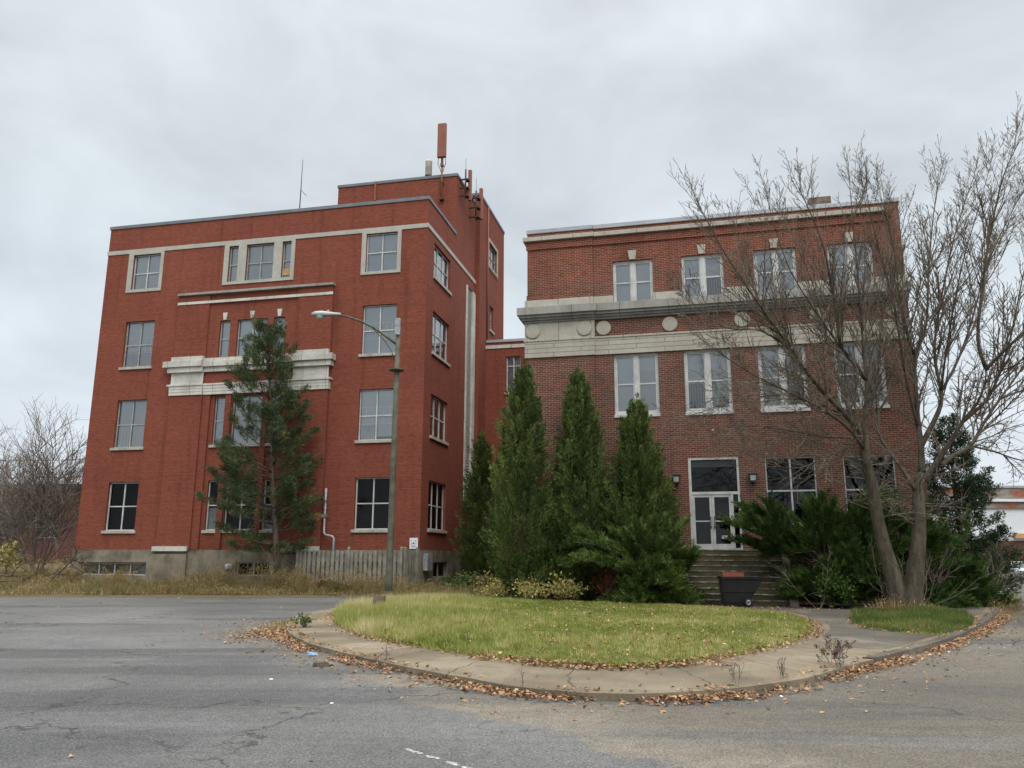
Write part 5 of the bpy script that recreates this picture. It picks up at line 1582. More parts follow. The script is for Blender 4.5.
def needle_tree(loc, h, label, mat, seed, nm, prof, step, nper, el, tuftL, tuftR, needle, kN, dens, lean=(0, 0), start=0.1, droop=0.0, trunk_r=0.17, gap=0.0, cat="tree", skew=0.0):
    rng = np.random.default_rng(seed)
    root = empty(nm, loc); tag(root, label, cat)
    b = MB()
    ax = lambda z: np.array([lean[0] * z / h, lean[1] * z / h, z])
    b.tube([ax(z) + np.array([math.sin(z) * .03, 0, 0]) for z in np.linspace(-0.2, h * 0.97, 10)], list(np.linspace(trunk_r, 0.02, 10)), 9)
    bb = MB()
    Os, As, Ls, Tb = [], [], [], []
    z = start * h
    while z < h * 0.97:
        f = z / h
        Lmax = np.interp(f, *zip(*prof))
        off = rng.random() * 6.28
        for k in range(nper):
            if rng.random() < gap: continue
            az = off + 6.28 * k / nper + rng.normal() * 0.35
            L = Lmax * rng.uniform(0.65, 1.12) * (1 - skew * math.cos(az))
            e_ = R(el[0] + (el[1] - el[0]) * f + rng.normal() * 7)
            d = np.array([math.cos(az) * math.cos(e_), math.sin(az) * math.cos(e_), math.sin(e_)])
            p0 = ax(z + rng.uniform(-0.12, 0.12) * step)
            pts = [p0 + d * L * s + np.array([0, 0, (-droop * s + (droop * 0.9 + 0.12) * s * s) * L]) + rng.normal(size=3) * 0.025 * L * (s > 0) for s in np.linspace(0, 1, 5)]
            bb.tube(pts, list(np.linspace(0.012 + L * 0.012, 0.006, 5)), 5)
            P = np.array(pts)
            m = max(3, int(dens * L))
            s = rng.uniform(0.22, 1.0, m) ** 0.75
            idx = np.clip((s * 4).astype(int), 0, 3); fr = s * 4 - idx
            C = P[idx] * (1 - fr[:, None]) + P[idx + 1] * fr[:, None]
            sd = unit(np.cross(d, [0, 0, 1.0]))
            lat = rng.uniform(-1, 1, m)
            ext = (1.05 - s) * L * 0.38 * np.abs(lat)
            C2 = C + sd * (np.sign(lat) * ext)[:, None] + d * (ext * 0.6)[:, None] + rng.normal(size=(m, 3)) * 0.05
            for q0, q1 in zip(C[::2], C2[::2]): bb.tube([q0, q1], [0.009, 0.005], 3, caps=False)
            Os.append(C2); As.append(unit(d * 0.7 + sd * lat[:, None] * 0.6 + np.array([0, 0, 1]) * rng.uniform(0.0, 0.7, (m, 1)))); Ls.append(np.full(m, tuftL) * rng.uniform(0.7, 1.25, m))
        z += step * rng.uniform(0.75, 1.25)
    b.build("trunk", M["bark_dark"], root); bb.build("branch", M["bark_dark"], root)
    O = np.concatenate(Os); A = np.concatenate(As); Ln = np.concatenate(Ls)
    tb = rng.random(len(O)); tb = np.where(rng.random(len(O)) < 0.03, 1.6, tb)
    K, ti = sprays(O, A, Ln, Ln * tuftR, kN, needle[0], needle[1], rng, 1.5, tb)
    np_mesh("crown", K, 4, M[mat], root, ti)
    return root

# four columnar conifers along the walls
cedar((0.45, 30.1, 0.08), 8.9, 1.13, "tall conifer at the left corner of the brown brick block, tallest of the row", 11)
cedar((2.52, 30.3, 0.08), 8.75, 1.13, "pointed conifer in the middle of the row before the brown brick wall", 12)
cedar((4.68, 29.8, 0.08), 7.55, 1.18, "broad conifer nearest the entrance, its tip below a window", 13)
cedar((-1.55, 41.0, 0.2), 7.8, 0.85, "small conifer standing back by the red block's side door", 14, 420)
# spreading junipers left of the steps, right of the steps
juniper((4.6, 27.9, 0.08), 0, [((150, 205), (20, 42), (1.9, 3.1), 13, (0, 0.3, 0.9)), ((-25, 25), (15, 42), (0.9, 1.6), 10, (0.0, 0.3, 0.9)), ((200, 340), (5, 45), (1.0, 1.8), 20, (0, 0.2, 0.5)), ((0, 360), (50, 80), (1.6, 2.6), 12, (0.1, 0.4, 0.7)),
                             ((-50, 10), (0, 22), (0.8, 1.4), 9, (0.1, 0, 0.15)), ((170, 260), (0, 14), (0.9, 1.7), 9, (0.2, -.1, 0.1)), ((200, 340), (0, 25), (0.5, 0.9), 6, (0.4, -.1, 0.1))], "juniper", "bright green spreading juniper left of the entrance steps", 21, "juniper_shrub", dens=0.9)
juniper((11.4, 27.2, 0.06), 0, [((150, 200), (30, 46), (3.2, 4.6), 16, (-0.3, 0.2, 0.8)), ((150, 205), (12, 32), (1.4, 2.2), 16, (-0.3, 0, 0.5)), ((225, 315), (5, 55), (1.0, 2.3), 26, (0, 0, 0.3)), ((-30, 30), (25, 58), (1.8, 3.4), 18, (0.3, 0.1, 0.6)),
                              ((0, 360), (60, 88), (2.4, 3.6), 16, (0.6, 0.2, 0.6)), ((0, 360), (60, 88), (2.2, 3.4), 14, (-0.9, 0.2, 0.6)), ((0, 360), (60, 88), (2.2, 3.2), 12, (2.0, 0.2, 0.5)), ((200, 340), (0, 25), (0.8, 1.6), 14, (1.5, 0, 0.1)), ((200, 340), (0, 35), (0.8, 1.6), 16, (-1.3, 0.2, 0.2))], "juniper_dark", "huge dark spreading juniper right of the entrance steps, behind the leafless tree", 22, "juniper_shrub", dens=1.05)
juniper((15.1, 28.4, 0.05), 0, [((100, 260), (20, 70), (1.2, 2.3), 14, (0, 0, 0.3)), ((-80, 80), (15, 60), (0.8, 1.6), 14, (0, 0, 0.3)), ((200, 340), (0, 30), (0.7, 1.4), 16, (0, 0, 0.15))], "juniper_dark", "low dark juniper under the spruce at the right end of the pavement", 23, "juniper_shrub")
# spruce beyond the right end of the wall
needle_tree((17.6, 32.3, 0.05), 7.2, "dark ragged spruce at the right end of the brown brick block", "spruce", 31, "spruce_tree",
            [(0, 1.8), (0.2, 1.85), (0.5, 1.3), (0.8, 0.65), (1, 0.1)], 0.30, 7, (2, 38), 0.36, 0.38, (0.11, 0.034), 30, 13, start=0.05, droop=0.30, trunk_r=0.16, gap=0.1)
# pine before the red block
pb = LBw(-5.95, -2.0, 0.3)
needle_tree(tuple(pb), 12.4, "slender open pine growing close before the middle of the red block", "pine", 32, "pine_tree",
            [(0, 1.3), (0.1, 2.0), (0.25, 2.7), (0.5, 2.4), (0.75, 1.85), (0.92, 1.0), (1, 0.3)], 0.43, 5, (4, 48), 0.33, 0.36, (0.17, 0.022), 34, 11.0, lean=(-1.35, 0.25), start=0.11, droop=0.05, trunk_r=0.17, gap=0.13, skew=0.22)

# ------------------------------------------------------------------ the leafless trees
def grow(mb, rng, p, d, L, r, lvl, cfg, stats):
    n = 4 if lvl < 2 else 3
    pts = [p.copy()]; dirs = []
    q = p.copy(); dd = d.copy()
    for i in range(n):
        dd = unit(dd + rng.normal(size=3) * cfg["wig"] + np.array([0, 0, cfg["up"]]))
        q = q + dd * (L / n); pts.append(q.copy()); dirs.append(dd.copy())
    r1 = max(r * 0.35, cfg["rmin"])
    mb.tube(pts, list(np.linspace(r, r1, n + 1)), 5 if lvl == 0 else (4 if lvl == 1 else 3), caps=False)
    stats.append(pts[-1])
    if lvl >= cfg["max"]: return
    m = int(round(cfg["kids"][lvl] * rng.uniform(0.75, 1.25)))
    for k in range(m):
        f = rng.uniform(0.22, 1.0)
        i = min(int(f * n), n - 1)
        c = pts[i] + (pts[i + 1] - pts[i]) * (f * n - i)
        t_ = dirs[i]
        a = unit(np.cross(t_, rng.normal(size=3)))
        ang = R(rng.uniform(*cfg["ang"]))
        nd = unit(t_ * math.cos(ang) + a * math.sin(ang))
        grow(mb, rng, c, nd, L * rng.uniform(*cfg["rat"]) * (1.1 - 0.45 * f), max(r * rng.uniform(0.4, 0.6), cfg["rmin"]), lvl + 1, cfg, stats)

LIMBS = [
    (0.26, 0.135, [(11.44, 24.70, 0.13), (11.32, 24.70, 1.14), (11.16, 24.70, 1.86), (10.98, 24.60, 2.74), (10.87, 24.50, 3.69), (10.68, 24.40, 4.56), (10.67, 24.40, 5.25)]),
    (0.26, 0.17, [(11.76, 24.70, 0.14), (11.98, 24.70, 1.14), (12.16, 24.70, 2.01), (12.26, 24.70, 2.75), (12.37, 24.80, 3.42), (12.59, 24.90, 4.15)]),
    (0.10625, 0.012, [(10.72, 24.44, 4.2), (10.66, 24.40, 5.2), (10.10, 24.10, 5.79), (9.29, 23.60, 6.39), (8.53, 23.00, 6.99), (7.80, 22.40, 7.71), (6.82, 21.60, 8.59), (5.91, 21.00, 9.65), (5.29, 20.80, 10.83)]),
    (0.102, 0.012, [(10.72, 24.44, 4.2), (10.70, 24.40, 5.2), (10.83, 24.30, 6.38), (10.84, 24.20, 6.96), (10.78, 24.10, 7.72), (10.75, 24.00, 8.48), (10.68, 23.80, 10.02), (10.64, 23.70, 11.96), (10.64, 23.70, 13.83)]),
    (0.07225, 0.012, [(10.84, 24.20, 6.96), (10.28, 23.80, 7.48), (9.79, 23.40, 7.93), (9.55, 23.00, 9.11), (9.18, 22.60, 10.84), (8.56, 22.30, 12.78)]),
    (0.085, 0.012, [(10.63, 24.40, 5.25), (10.53, 24.90, 6.09), (10.53, 25.30, 6.96), (10.42, 25.60, 7.76), (10.42, 25.90, 8.78), (10.19, 26.20, 10.87), (9.68, 26.40, 13.32)]),
    (0.0425, 0.0068, [(10.70, 24.40, 5.25), (9.69, 23.80, 5.11), (8.61, 23.20, 5.12), (7.59, 22.70, 5.19), (6.66, 22.40, 5.22), (5.90, 22.20, 5.02)]),
    (0.119, 0.012, [(12.59, 24.90, 4.15), (12.65, 24.90, 5.02), (12.69, 25.00, 5.96), (12.79, 25.10, 7.02), (12.91, 25.20, 8.00), (13.48, 25.40, 9.06), (13.85, 25.60, 11.02), (14.29, 25.80, 13.62), (14.68, 25.90, 15.54)]),
    (0.06375, 0.0102, [(12.91, 25.20, 8.00), (12.66, 25.00, 8.44), (12.31, 24.60, 9.64), (12.13, 24.30, 11.55), (11.81, 24.10, 13.51)]),
    (0.13175, 0.012, [(12.53, 24.80, 3.96), (12.69, 24.70, 4.13), (13.02, 24.50, 4.66), (13.26, 24.30, 5.09), (13.53, 24.00, 5.64), (13.88, 23.70, 6.19), (14.06, 23.50, 6.82), (14.04, 23.40, 7.18)]),
    (0.06375, 0.012, [(14.04, 23.40, 7.18), (13.80, 23.20, 7.95), (13.98, 23.00, 9.44), (14.36, 22.80, 11.58), (14.88, 22.70, 13.83), (15.35, 22.60, 15.11)]),
    (0.06375, 0.012, [(14.03, 23.40, 7.09), (14.37, 23.00, 7.54), (14.87, 22.60, 8.09), (15.56, 22.00, 8.81), (16.53, 21.50, 10.12)]),
    (0.08925, 0.012, [(13.10, 24.70, 4.38), (13.58, 24.90, 4.71), (14.36, 25.20, 5.07), (15.01, 25.50, 5.81), (15.83, 25.80, 6.69), (16.76, 26.20, 7.59), (18.13, 26.60, 9.07), (19.95, 27.00, 11.55)]),
    (0.03825, 0.0068, [(14.36, 25.20, 5.07), (15.22, 25.40, 4.91), (16.10, 25.60, 4.68), (17.24, 25.90, 4.65), (18.08, 26.00, 4.41)]),
    (0.0935, 0.012, [(12.65, 24.90, 5.02), (13.52, 25.30, 6.17), (13.78, 25.50, 6.85), (13.86, 25.80, 7.99), (14.11, 26.00, 9.06), (14.81, 26.30, 11.28), (15.61, 26.60, 14.00), (16.46, 26.80, 16.42)]),
    (0.051, 0.0102, [(13.78, 25.50, 6.85), (14.67, 25.90, 8.01), (15.53, 26.30, 9.50), (16.40, 26.60, 11.76), (17.69, 27.00, 14.57), (18.56, 27.20, 16.25)]),
    (0.08075, 0.012, [(12.31, 24.80, 3.66), (12.14, 25.10, 4.27), (11.93, 25.50, 4.94), (11.80, 25.80, 5.53), (11.90, 26.00, 6.55), (12.31, 26.20, 8.76), (12.97, 26.40, 11.31), (13.78, 26.60, 14.37)]),
    (0.0595, 0.0085, [(10.70, 24.40, 4.82), (9.73, 23.40, 5.42), (8.52, 22.40, 5.83), (7.26, 21.50, 6.12), (6.17, 20.90, 6.48), (5.17, 20.50, 7.05)]),
    (0.04675, 0.0085, [(9.29, 23.60, 6.39), (8.73, 23.90, 7.34), (7.98, 24.10, 8.82), (7.36, 24.30, 10.52), (7.16, 24.40, 12.25)]),
    (0.051, 0.0085, [(12.60, 24.90, 5.68), (12.19, 24.50, 7.27), (11.79, 24.00, 9.45), (11.26, 23.60, 11.59), (11.01, 23.40, 13.67)]),
    (0.0595, 0.0102, [(13.53, 24.00, 5.64), (14.32, 23.80, 6.41), (14.94, 23.50, 8.04), (15.35, 23.20, 9.83), (15.87, 23.00, 12.00)]),
    (0.03825, 0.0068, [(15.83, 25.80, 6.69), (17.52, 26.30, 7.26), (19.40, 26.80, 7.55)]),
    (0.03825, 0.00595, [(10.69, 24.40, 5.13), (9.30, 23.60, 4.57), (8.15, 22.90, 4.11), (7.15, 22.40, 4.16), (6.28, 22.00, 4.44)]),
    (0.0425, 0.0068, [(10.10, 24.10, 5.79), (8.41, 23.20, 6.24), (6.73, 22.50, 6.04), (5.52, 22.00, 5.66)]),
    (0.0425, 0.0068, [(8.06, 22.60, 7.47), (6.98, 22.00, 7.89), (5.83, 21.40, 7.78), (4.92, 21.00, 8.30)]),
    (0.0425, 0.00765, [(10.21, 23.80, 7.48), (9.38, 23.20, 8.25), (8.16, 22.60, 9.90), (7.61, 22.30, 11.97)]),
    (0.0425, 0.00765, [(13.78, 25.50, 6.85), (13.91, 25.00, 8.44), (14.43, 24.60, 10.99), (15.01, 24.40, 13.32), (15.44, 24.20, 15.17)]),
]
def maple():
    rng = np.random.default_rng(5)
    root = empty("leafless_tree", (11.6, 24.7, 0.1))
    tag(root, "big leafless tree with two grey trunks standing in the small grass patch", "tree")
    tr = MB(); cr = MB(); off = np.array([11.6, 24.7, 0.1]); tips = []
    for li, (r0, r1, P) in enumerate(LIMBS):
        P = catmull([(q[0], q[1], q[2] if q[2] < 10.5 else 10.5 + (q[2] - 10.5) * 0.74) for q in P], 3) - off
        if li < 2: P[0, 2] = -0.15
        m = len(P)
        rad = [r0 + (r1 - r0) * (i / (m - 1)) ** 0.7 for i in range(m)]
        if li < 2:
            for i in range(m): rad[i] *= 1 + 0.4 * math.exp(-i / 2.0)
        tr.tube(P, rad, 12 if li < 2 else 8)
        if li < 2:
            for k in range(26):
                i = int(rng.integers(m // 2, m - 1)); c = P[i] + (P[i + 1] - P[i]) * rng.random()
                a = rng.uniform(0, 6.28); nd = unit(np.array([math.cos(a), math.sin(a) * 0.8, rng.uniform(0.0, 0.7)]))
                grow(cr, rng, c, nd, rng.uniform(0.9, 2.4), 0.016, 0, dict(wig=0.17, up=-0.01, kids=[9, 2.2, 0], max=2, ang=(25, 60), rat=(0.15, 0.4), rmin=0.005), tips)
            continue
        # side branches along the limb
        seg = np.linalg.norm(np.diff(P, axis=0), axis=1); tot = seg.sum(); cum = np.concatenate([[0], np.cumsum(seg)])
        nb = int(tot * 5.3)
        for k in range(nb):
            s = rng.uniform(0.12, 1.0) * tot
            i = min(np.searchsorted(cum, s) - 1, m - 2); i = max(i, 0)
            f = (s - cum[i]) / max(seg[i], 1e-6)
            c = P[i] * (1 - f) + P[i + 1] * f
            t_ = unit(P[i + 1] - P[i])
            a = unit(np.cross(t_, rng.normal(size=3)))
            ang = R(rng.uniform(18, 42))
            nd = unit(t_ * math.cos(ang) + a * math.sin(ang) + np.array([0, 0, 0.22]))
            rl = np.interp(s / tot, [0, 1], [r0, r1])
            L = rng.uniform(1.3, 3.0) * (1.15 - 0.6 * s / tot)
            low = c[2] < 7.0
            cfg = dict(wig=0.09 if not low else 0.15, up=0.10 if not low else 0.01, kids=[11, 1.8, 0], max=2, ang=(28, 55), rat=(0.12, 0.34), rmin=0.0052)
            grow(cr, rng, c, nd, L, min(rl * 0.45, 0.024), 0, cfg, tips)
        for k in range(3):
            grow(cr, rng, P[-1].copy(), unit(P[-1] - P[-2] + rng.normal(size=3) * 0.15 * seg[-1]), rng.uniform(0.9, 1.7), r1 * 0.8, 0, dict(wig=0.08, up=0.08, kids=[8, 1.5, 0], max=2, ang=(28, 55), rat=(0.15, 0.35), rmin=0.0052), tips)
    # suckers round the foot
    for k in range(16):
        a = rng.uniform(0, 6.28); p = np.array([math.cos(a) * 0.35, math.sin(a) * 0.35, 0.0])
        grow(cr, rng, p, unit(np.array([math.cos(a) * rng.uniform(0.2, 1.1), math.sin(a) * 0.5, 1.0])), rng.uniform(0.5, 2.2), 0.012, 1, dict(wig=0.15, up=0.05, kids=[0, 4, 2], max=2, ang=(20, 50), rat=(0.3, 0.5), rmin=0.005), tips)
    tr.build("trunk", M["bark_grey"], root, fix=False)
    cr.build("crown", M["bark_twig"], root, fix=False)
    T = np.array(tips); T = T[rng.random(len(T)) < 0.008]
    T = T[T[:, 2] < 8.5]
    K = kites(T, unit(rng.normal(size=T.shape) + np.array([0, 0, -1.2])), rng.uniform(0.06, 0.1, len(T)), 0.05, rng, 0.15)
    np_mesh("dead_leaf", K, 4, M["litter"], root, rng.uniform(0.3, 1.0, len(T)))["kind"] = "stuff"
    # collar of dry weeds round the foot
    n = 900
    a = rng.uniform(0, 6.28, n); r_ = rng.uniform(0.25, 0.75, n)
    C = np.stack([np.cos(a) * r_ * 1.3, np.sin(a) * r_, np.zeros(n)], 1)
    return root
maple()

def bare_shrub(loc, h, stems, spread, label, seed, nm="leafless_shrub", kids=(7, 4, 0), mat="bark_shrub", group=None, r0=0.06, az=(0, 360)):
    rng = np.random.default_rng(seed)
    root = empty(nm, loc); tag(root, label, "shrub", group)
    b = MB(); tips = []
    for k in range(stems):
        a = R(rng.uniform(*az)); s = rng.uniform(0.1, spread)
        p = np.array([math.cos(a) * 0.25 * rng.random() * h * .2, math.sin(a) * 0.2, 0.0])
        d = unit(np.array([math.cos(a) * s, math.sin(a) * s, 1.0]))
        b.tube([(0, 0, -0.015 * h), p], r0 * 0.8, 5)
        grow(b, rng, p, d, h * rng.uniform(0.6, 0.9), r0 * rng.uniform(0.5, 1), 0, dict(wig=0.14, up=0.02, kids=kids, max=2, ang=(20, 55), rat=(0.3, 0.6), rmin=0.006 if h > 2 else 0.003), tips)
    b.build("branch", M[mat], root, fix=False)
    return root, np.array(tips)
bare_shrub((-26.6, 46.5, 0.6), 9.2, 19, 0.75, "tall leafless shrub with many stems beside the red block's far corner", 41, kids=(20, 9, 0), r0=0.055)
bare_shrub((-31.5, 50.0, 0.7), 7.5, 14, 0.8, "lower leafless shrub at the far left before the brick factory", 42, kids=(18, 9, 0), r0=0.045)
s_, tp = bare_shrub((4.73, 12.40, 0.05), 0.42, 9, 0.5, "small dead weed with dark seed heads growing from the kerb joint", 43, "dead_weed", (6, 2, 0), r0=0.006)
rng = np.random.default_rng(3)
tp = np.repeat(tp, 3, 0) + rng.normal(size=(len(tp) * 3, 3)) * 0.012
np_mesh("seed_head", kites(tp, unit(rng.normal(size=tp.shape)), 0.032, 0.02, rng), 4, M["brown_twig"], s_, rng.random(len(tp)))["kind"] = "stuff"
bare_shrub((2.75, 10.55, 0.06), 0.33, 4, 0.35, "tiny bare weed stalk in the nearest stretch of kerb", 44, "dead_weed", (4, 2, 0), r0=0.004)
bare_shrub((3.55, 11.15, 0.06), 0.28, 5, 0.5, "low bare weed stalk at the kerb short of the dead weed with seed heads", 45, "dead_weed", (4, 2, 0), r0=0.004)
bare_shrub((-1.85, 12.75, 0.06), 0.26, 3, 0.3, "single thin weed stalk at the kerb beside the rotten wood", 46, "dead_weed", (3, 2, 0), r0=0.004)
bare_shrub((0.15, 10.45, 0.06), 0.3, 2, 0.3, "thin weed stalk at the bend of the kerb nearest the viewer", 47, "dead_weed", (3, 2, 0), r0=0.004)
bare_shrub((9.6, 26.3, 0.09), 1.9, 6, 0.9, "pale arching bare canes in front of the huge dark juniper", 48, "cane_shrub", (5, 3, 0), "bark_cane", r0=0.014)
bare_shrub((13.4, 26.4, 0.09), 2.1, 7, 0.8, "thin bare canes right of the two grey trunks before the dark foliage", 49, "cane_shrub", (5, 3, 0), "bark_cane", r0=0.014)
bare_shrub((16.3, 28.6, 0.0), 2.2, 7, 0.6, "straw coloured canes in the weeds at the right end of the pavement", 50, "cane_shrub", (6, 3, 0), "bark_cane", r0=0.012)
for i, (p, d, L, lab) in enumerate((((-25.0, 39.8, 0.75), (1, 0.1, -0.18), 3.6, "long dark fallen branch lying over the dry weeds at the far left"), ((-21.9, 39.4, 0.45), (0.8, 0, 0.35), 2.4, "grey fallen branch leaning on the concrete foundation's far corner"), ((-23.8, 38.3, 0.45), (1, 0.1, 0.1), 2.6, "tangle of thin grey fallen branches at the road edge before the shrub"))):
    rng = np.random.default_rng(60 + i); b = MB()
    grow(b, rng, np.zeros(3), unit(np.array(d, float)), L, 0.045, 0, dict(wig=0.12, up=0.0, kids=[9, 5, 0], max=2, ang=(25, 65), rat=(0.3, 0.6), rmin=0.01), [])
    o = b.build("fallen_branch", M["bark_grey"], fix=False); o.location = p
    tag(o, lab, "branch")

# leafy shrubs and perennials
def leafy(loc, rad, h, n, mat, label, seed, nm, cat="plant", leafs=(0.06, 0.11), group=None, stems=10):
    rng = np.random.default_rng(seed)
    root = empty(nm, loc); tag(root, label, cat, group)
    b = MB(); tips = []
    for k in range(stems):
        a = rng.uniform(0, 6.28); s = rng.uniform(0.1, 1)
        p1 = np.array([math.cos(a) * rad * s, math.sin(a) * rad * s, h * rng.uniform(0.6, 1.0) * (1.1 - 0.4 * s)])
        pm = p1 * np.array([0.45, 0.45, 0.62])
        b.tube([(0, 0, -0.02), pm, p1], [0.012, 0.009, 0.004], 4)
        tips += [pm, p1, (pm + p1) / 2]
    b.build("stem", M["bark_shrub"], root)
    T = np.array(tips)
    C = T[rng.integers(0, len(T), n)] + rng.normal(size=(n, 3)) * np.array([rad * .2, rad * .2, h * .12])
    C[:, 2] = np.abs(C[:, 2])
    D = unit(C * np.array([1, 1, 0.3]) / rad + rng.normal(size=(n, 3)) * 0.6 + np.array([0, 0, 0.1]))
    Ls = rng.uniform(*leafs, n)
    np_mesh("leaf", kites(C, D, Ls, Ls * 0.55, rng, 0.12), 4, M[mat], root, rng.random(n))["kind"] = "stuff"
    return root
leafy((0.55, 28.5, 0.12), 0.75, 0.75, 700, "yellow_leaf", "pale yellow leafy plant in front of the basement railing", 71, "perennial", group="yellowing plants on the far edge of the lawn")
leafy((1.65, 28.2, 0.12), 0.8, 0.85, 800, "yellow_leaf", "largest pale yellow plant at the far edge of the lawn, beside the spreading juniper", 72, "perennial", group="yellowing plants on the far edge of the lawn")
leafy((-0.55, 29.2, 0.12), 0.7, 0.7, 600, "yellow_leaf", "yellow green plant between the tallest conifer and the lawn", 73, "perennial", group="yellowing plants on the far edge of the lawn")
leafy((-2.0, 32.3, 0.1), 0.7, 0.95, 500, "green_leaf", "green weedy plant at the far edge of the lawn near the red block's side", 74, "perennial", leafs=(0.07, 0.14))
leafy((-1.1, 32.0, 0.1), 0.6, 0.9, 420, "yellow_leaf", "tall yellowing weed behind the lawn by the side door", 75, "perennial", leafs=(0.07, 0.14))
leafy((3.25, 28.25, 0.1), 0.42, 1.25, 420, "red_leaf", "small dark red shrub under the spreading juniper", 76, "red_shrub", "shrub", (0.05, 0.09))
leafy((5.85, 27.6, 0.1), 0.55, 0.7, 420, "red_leaf", "low brownish red shrub at the left foot of the steps", 77, "red_shrub", "shrub", (0.04, 0.08))
leafy((5.75, 28.9, 0.1), 0.5, 2.0, 170, "yellow_leaf", "sparse yellow leaved sapling beside the top of the steps", 78, "sapling", "shrub", (0.06, 0.1))
leafy((9.9, 26.1, 0.09), 0.55, 1.2, 620, "green_leaf", "broad leaved green bush in front of the huge dark juniper, nearer the cart", 79, "leafy_bush", "shrub", (0.10, 0.17))
leafy((10.5, 25.9, 0.09), 0.6, 1.0, 480, "green_leaf", "broad leaved green bush left of the two grey trunks", 80, "leafy_bush", "shrub", (0.10, 0.17))
leafy((9.25, 27.2, 0.09), 0.3, 0.55, 120, "red_leaf", "little red leaved weed at the right foot of the steps", 81, "red_weed", "plant", (0.05, 0.1))
leafy((-26.6, 43.8, 0.6), 0.7, 1.6, 500, "yellow_leaf", "yellow leaved autumn bush at the far left", 82, "autumn_bush", "shrub", (0.10, 0.2))
leafy((-4.55, 18.6, 0.07), 0.25, 0.3, 110, "green_leaf", "green weed in the leaves at the rounded tip of the pavement", 83, "kerb_weed", "plant", (0.05, 0.1))

# ------------------------------------------------------------------ grass, weeds, leaves
def blades(P, h, w, rng, lean=0.45):
    n = len(P)
    a = rng.random(n) * 2 * np.pi
    S = np.stack([np.cos(a), np.sin(a), np.zeros(n)], 1) * (w * 0.5)[:, None]
    b = rng.random(n) * 2 * np.pi; l = rng.random(n) * lean
    tip = P + np.stack([np.cos(b) * l * h, np.sin(b) * l * h, h * np.sqrt(1 - np.minimum(l, .95) ** 2)], 1)
    return np.stack([P - S, P + S, tip], 1)

def scatter(poly, n, rng):
    lo, hi = poly.min(0), poly.max(0)
    out = []
    while sum(map(len, out)) < n:
        P = rng.uniform(lo, hi, (n, 2)); out.append(P[inside(P, poly)])
    return np.concatenate(out)[:n]

def vnoise(P, scale, seed):
    rng = np.random.default_rng(seed); g = rng.random((64, 64))
    q = P * scale; i = np.floor(q).astype(int); f = q - i; f = f * f * (3 - 2 * f)
    a = g[i[:, 0] % 64, i[:, 1] % 64]; b = g[(i[:, 0] + 1) % 64, i[:, 1] % 64]; c = g[i[:, 0] % 64, (i[:, 1] + 1) % 64]; d = g[(i[:, 0] + 1) % 64, (i[:, 1] + 1) % 64]
    return (a * (1 - f[:, 0]) + b * f[:, 0]) * (1 - f[:, 1]) + (c * (1 - f[:, 0]) + d * f[:, 0]) * f[:, 1]

rng = np.random.default_rng(90)
P = scatter(LAWN_S, 270000, rng)
z = mound_h(P, LAWN_S, 0.088, 0.12)
v1 = vnoise(P + 50, 0.45, 1); v2 = vnoise(P + 50, 1.7, 2); v3 = vnoise(P + 50, 4.5, 3)
wild = np.clip(ss(1.0, -3.2, P[:, 0]) * 0.9 + ss(22, 29, P[:, 1]) * 0.35 * ss(3, -1, P[:, 0]), 0, 1)
h = (0.035 + 0.05 * v2 + 0.05 * v3) * rng.uniform(0.6, 1.3, len(P)) + wild * rng.uniform(0.02, 0.24, len(P)) * (0.4 + v2)
keep = rng.random(len(P)) < (0.22 + 0.9 * v3 + 0.3 * wild)
v4 = vnoise(P + 50, 9.0, 44)
ti = 0.07 + 0.36 * v1 + 0.24 * v2 + 0.36 * (v3 - 0.5) + 0.40 * (v4 - 0.5) + rng.normal(size=len(P)) * 0.16 + wild * 0.24 + 0.1
K = blades(np.column_stack([P, z - 0.01]), h, 0.008 + 0.012 * rng.random(len(P)), rng, 0.85)
tag(np_mesh("grass", K[keep].reshape(-1, 3), 3, M["grass"], None, ti[keep]), kind="stuff")
P = scatter(PATCH_S, 26000, rng)
z = mound_h(P, PATCH_S, 0.092, 0.06)
K = blades(np.column_stack([P, z - 0.01]), (0.02 + 0.2 * vnoise(P + 50, 1.9, 5)) * rng.uniform(0.5, 1.4, len(P)), 0.009 + 0.012 * rng.random(len(P)), rng, 0.6)
tag(np_mesh("patch_grass", K.reshape(-1, 3), 3, M["grass_green"], None, np.clip(0.55 * vnoise(P + 50, 1.6, 6) + 0.4 * rng.random(len(P)) + 0.14 * rng.normal(size=len(P)), 0, 1)), kind="stuff")

def weed_strip(P, hmul, rng, tint0=0.38):
    n = len(P)
    v = vnoise(P + 200, 0.55, 8); v2 = vnoise(P + 200, 1.6, 9)
    h = (0.10 + 0.62 * v * v2 + 0.10 * rng.random(n)) * hmul * rng.uniform(0.5, 1.2, n)
    K = blades(np.column_stack([P, ground_h(P[:, 0], P[:, 1]) - 0.02]), h, 0.016 + 0.022 * rng.random(n), rng, 1.0)
    # feathery seed heads
    m = n // 2
    idx = rng.integers(0, n, m)
    C = K[idx, 2] - np.array([0, 0, 1]) * (h[idx] * rng.uniform(0.0, 0.45, m))[:, None] + rng.normal(size=(m, 3)) * 0.06
    q = kites(C, unit(rng.normal(size=(m, 3)) + np.array([0, 0, 0.8])), rng.uniform(0.05, 0.13, m), 0.022, rng)
    tris = np.concatenate([K, q[:, :3], q[:, [0, 2, 3]]])
    tint = np.clip(tint0 - 0.28 * (v2 - 0.5) + rng.normal(size=n) * 0.17, 0, 1)
    tq = np.clip(tint[idx] + 0.12, 0, 1)
    return tris, np.concatenate([tint, tq, tq])
n = 30000
u = rng.random(n); x = -30 + u * 25.6
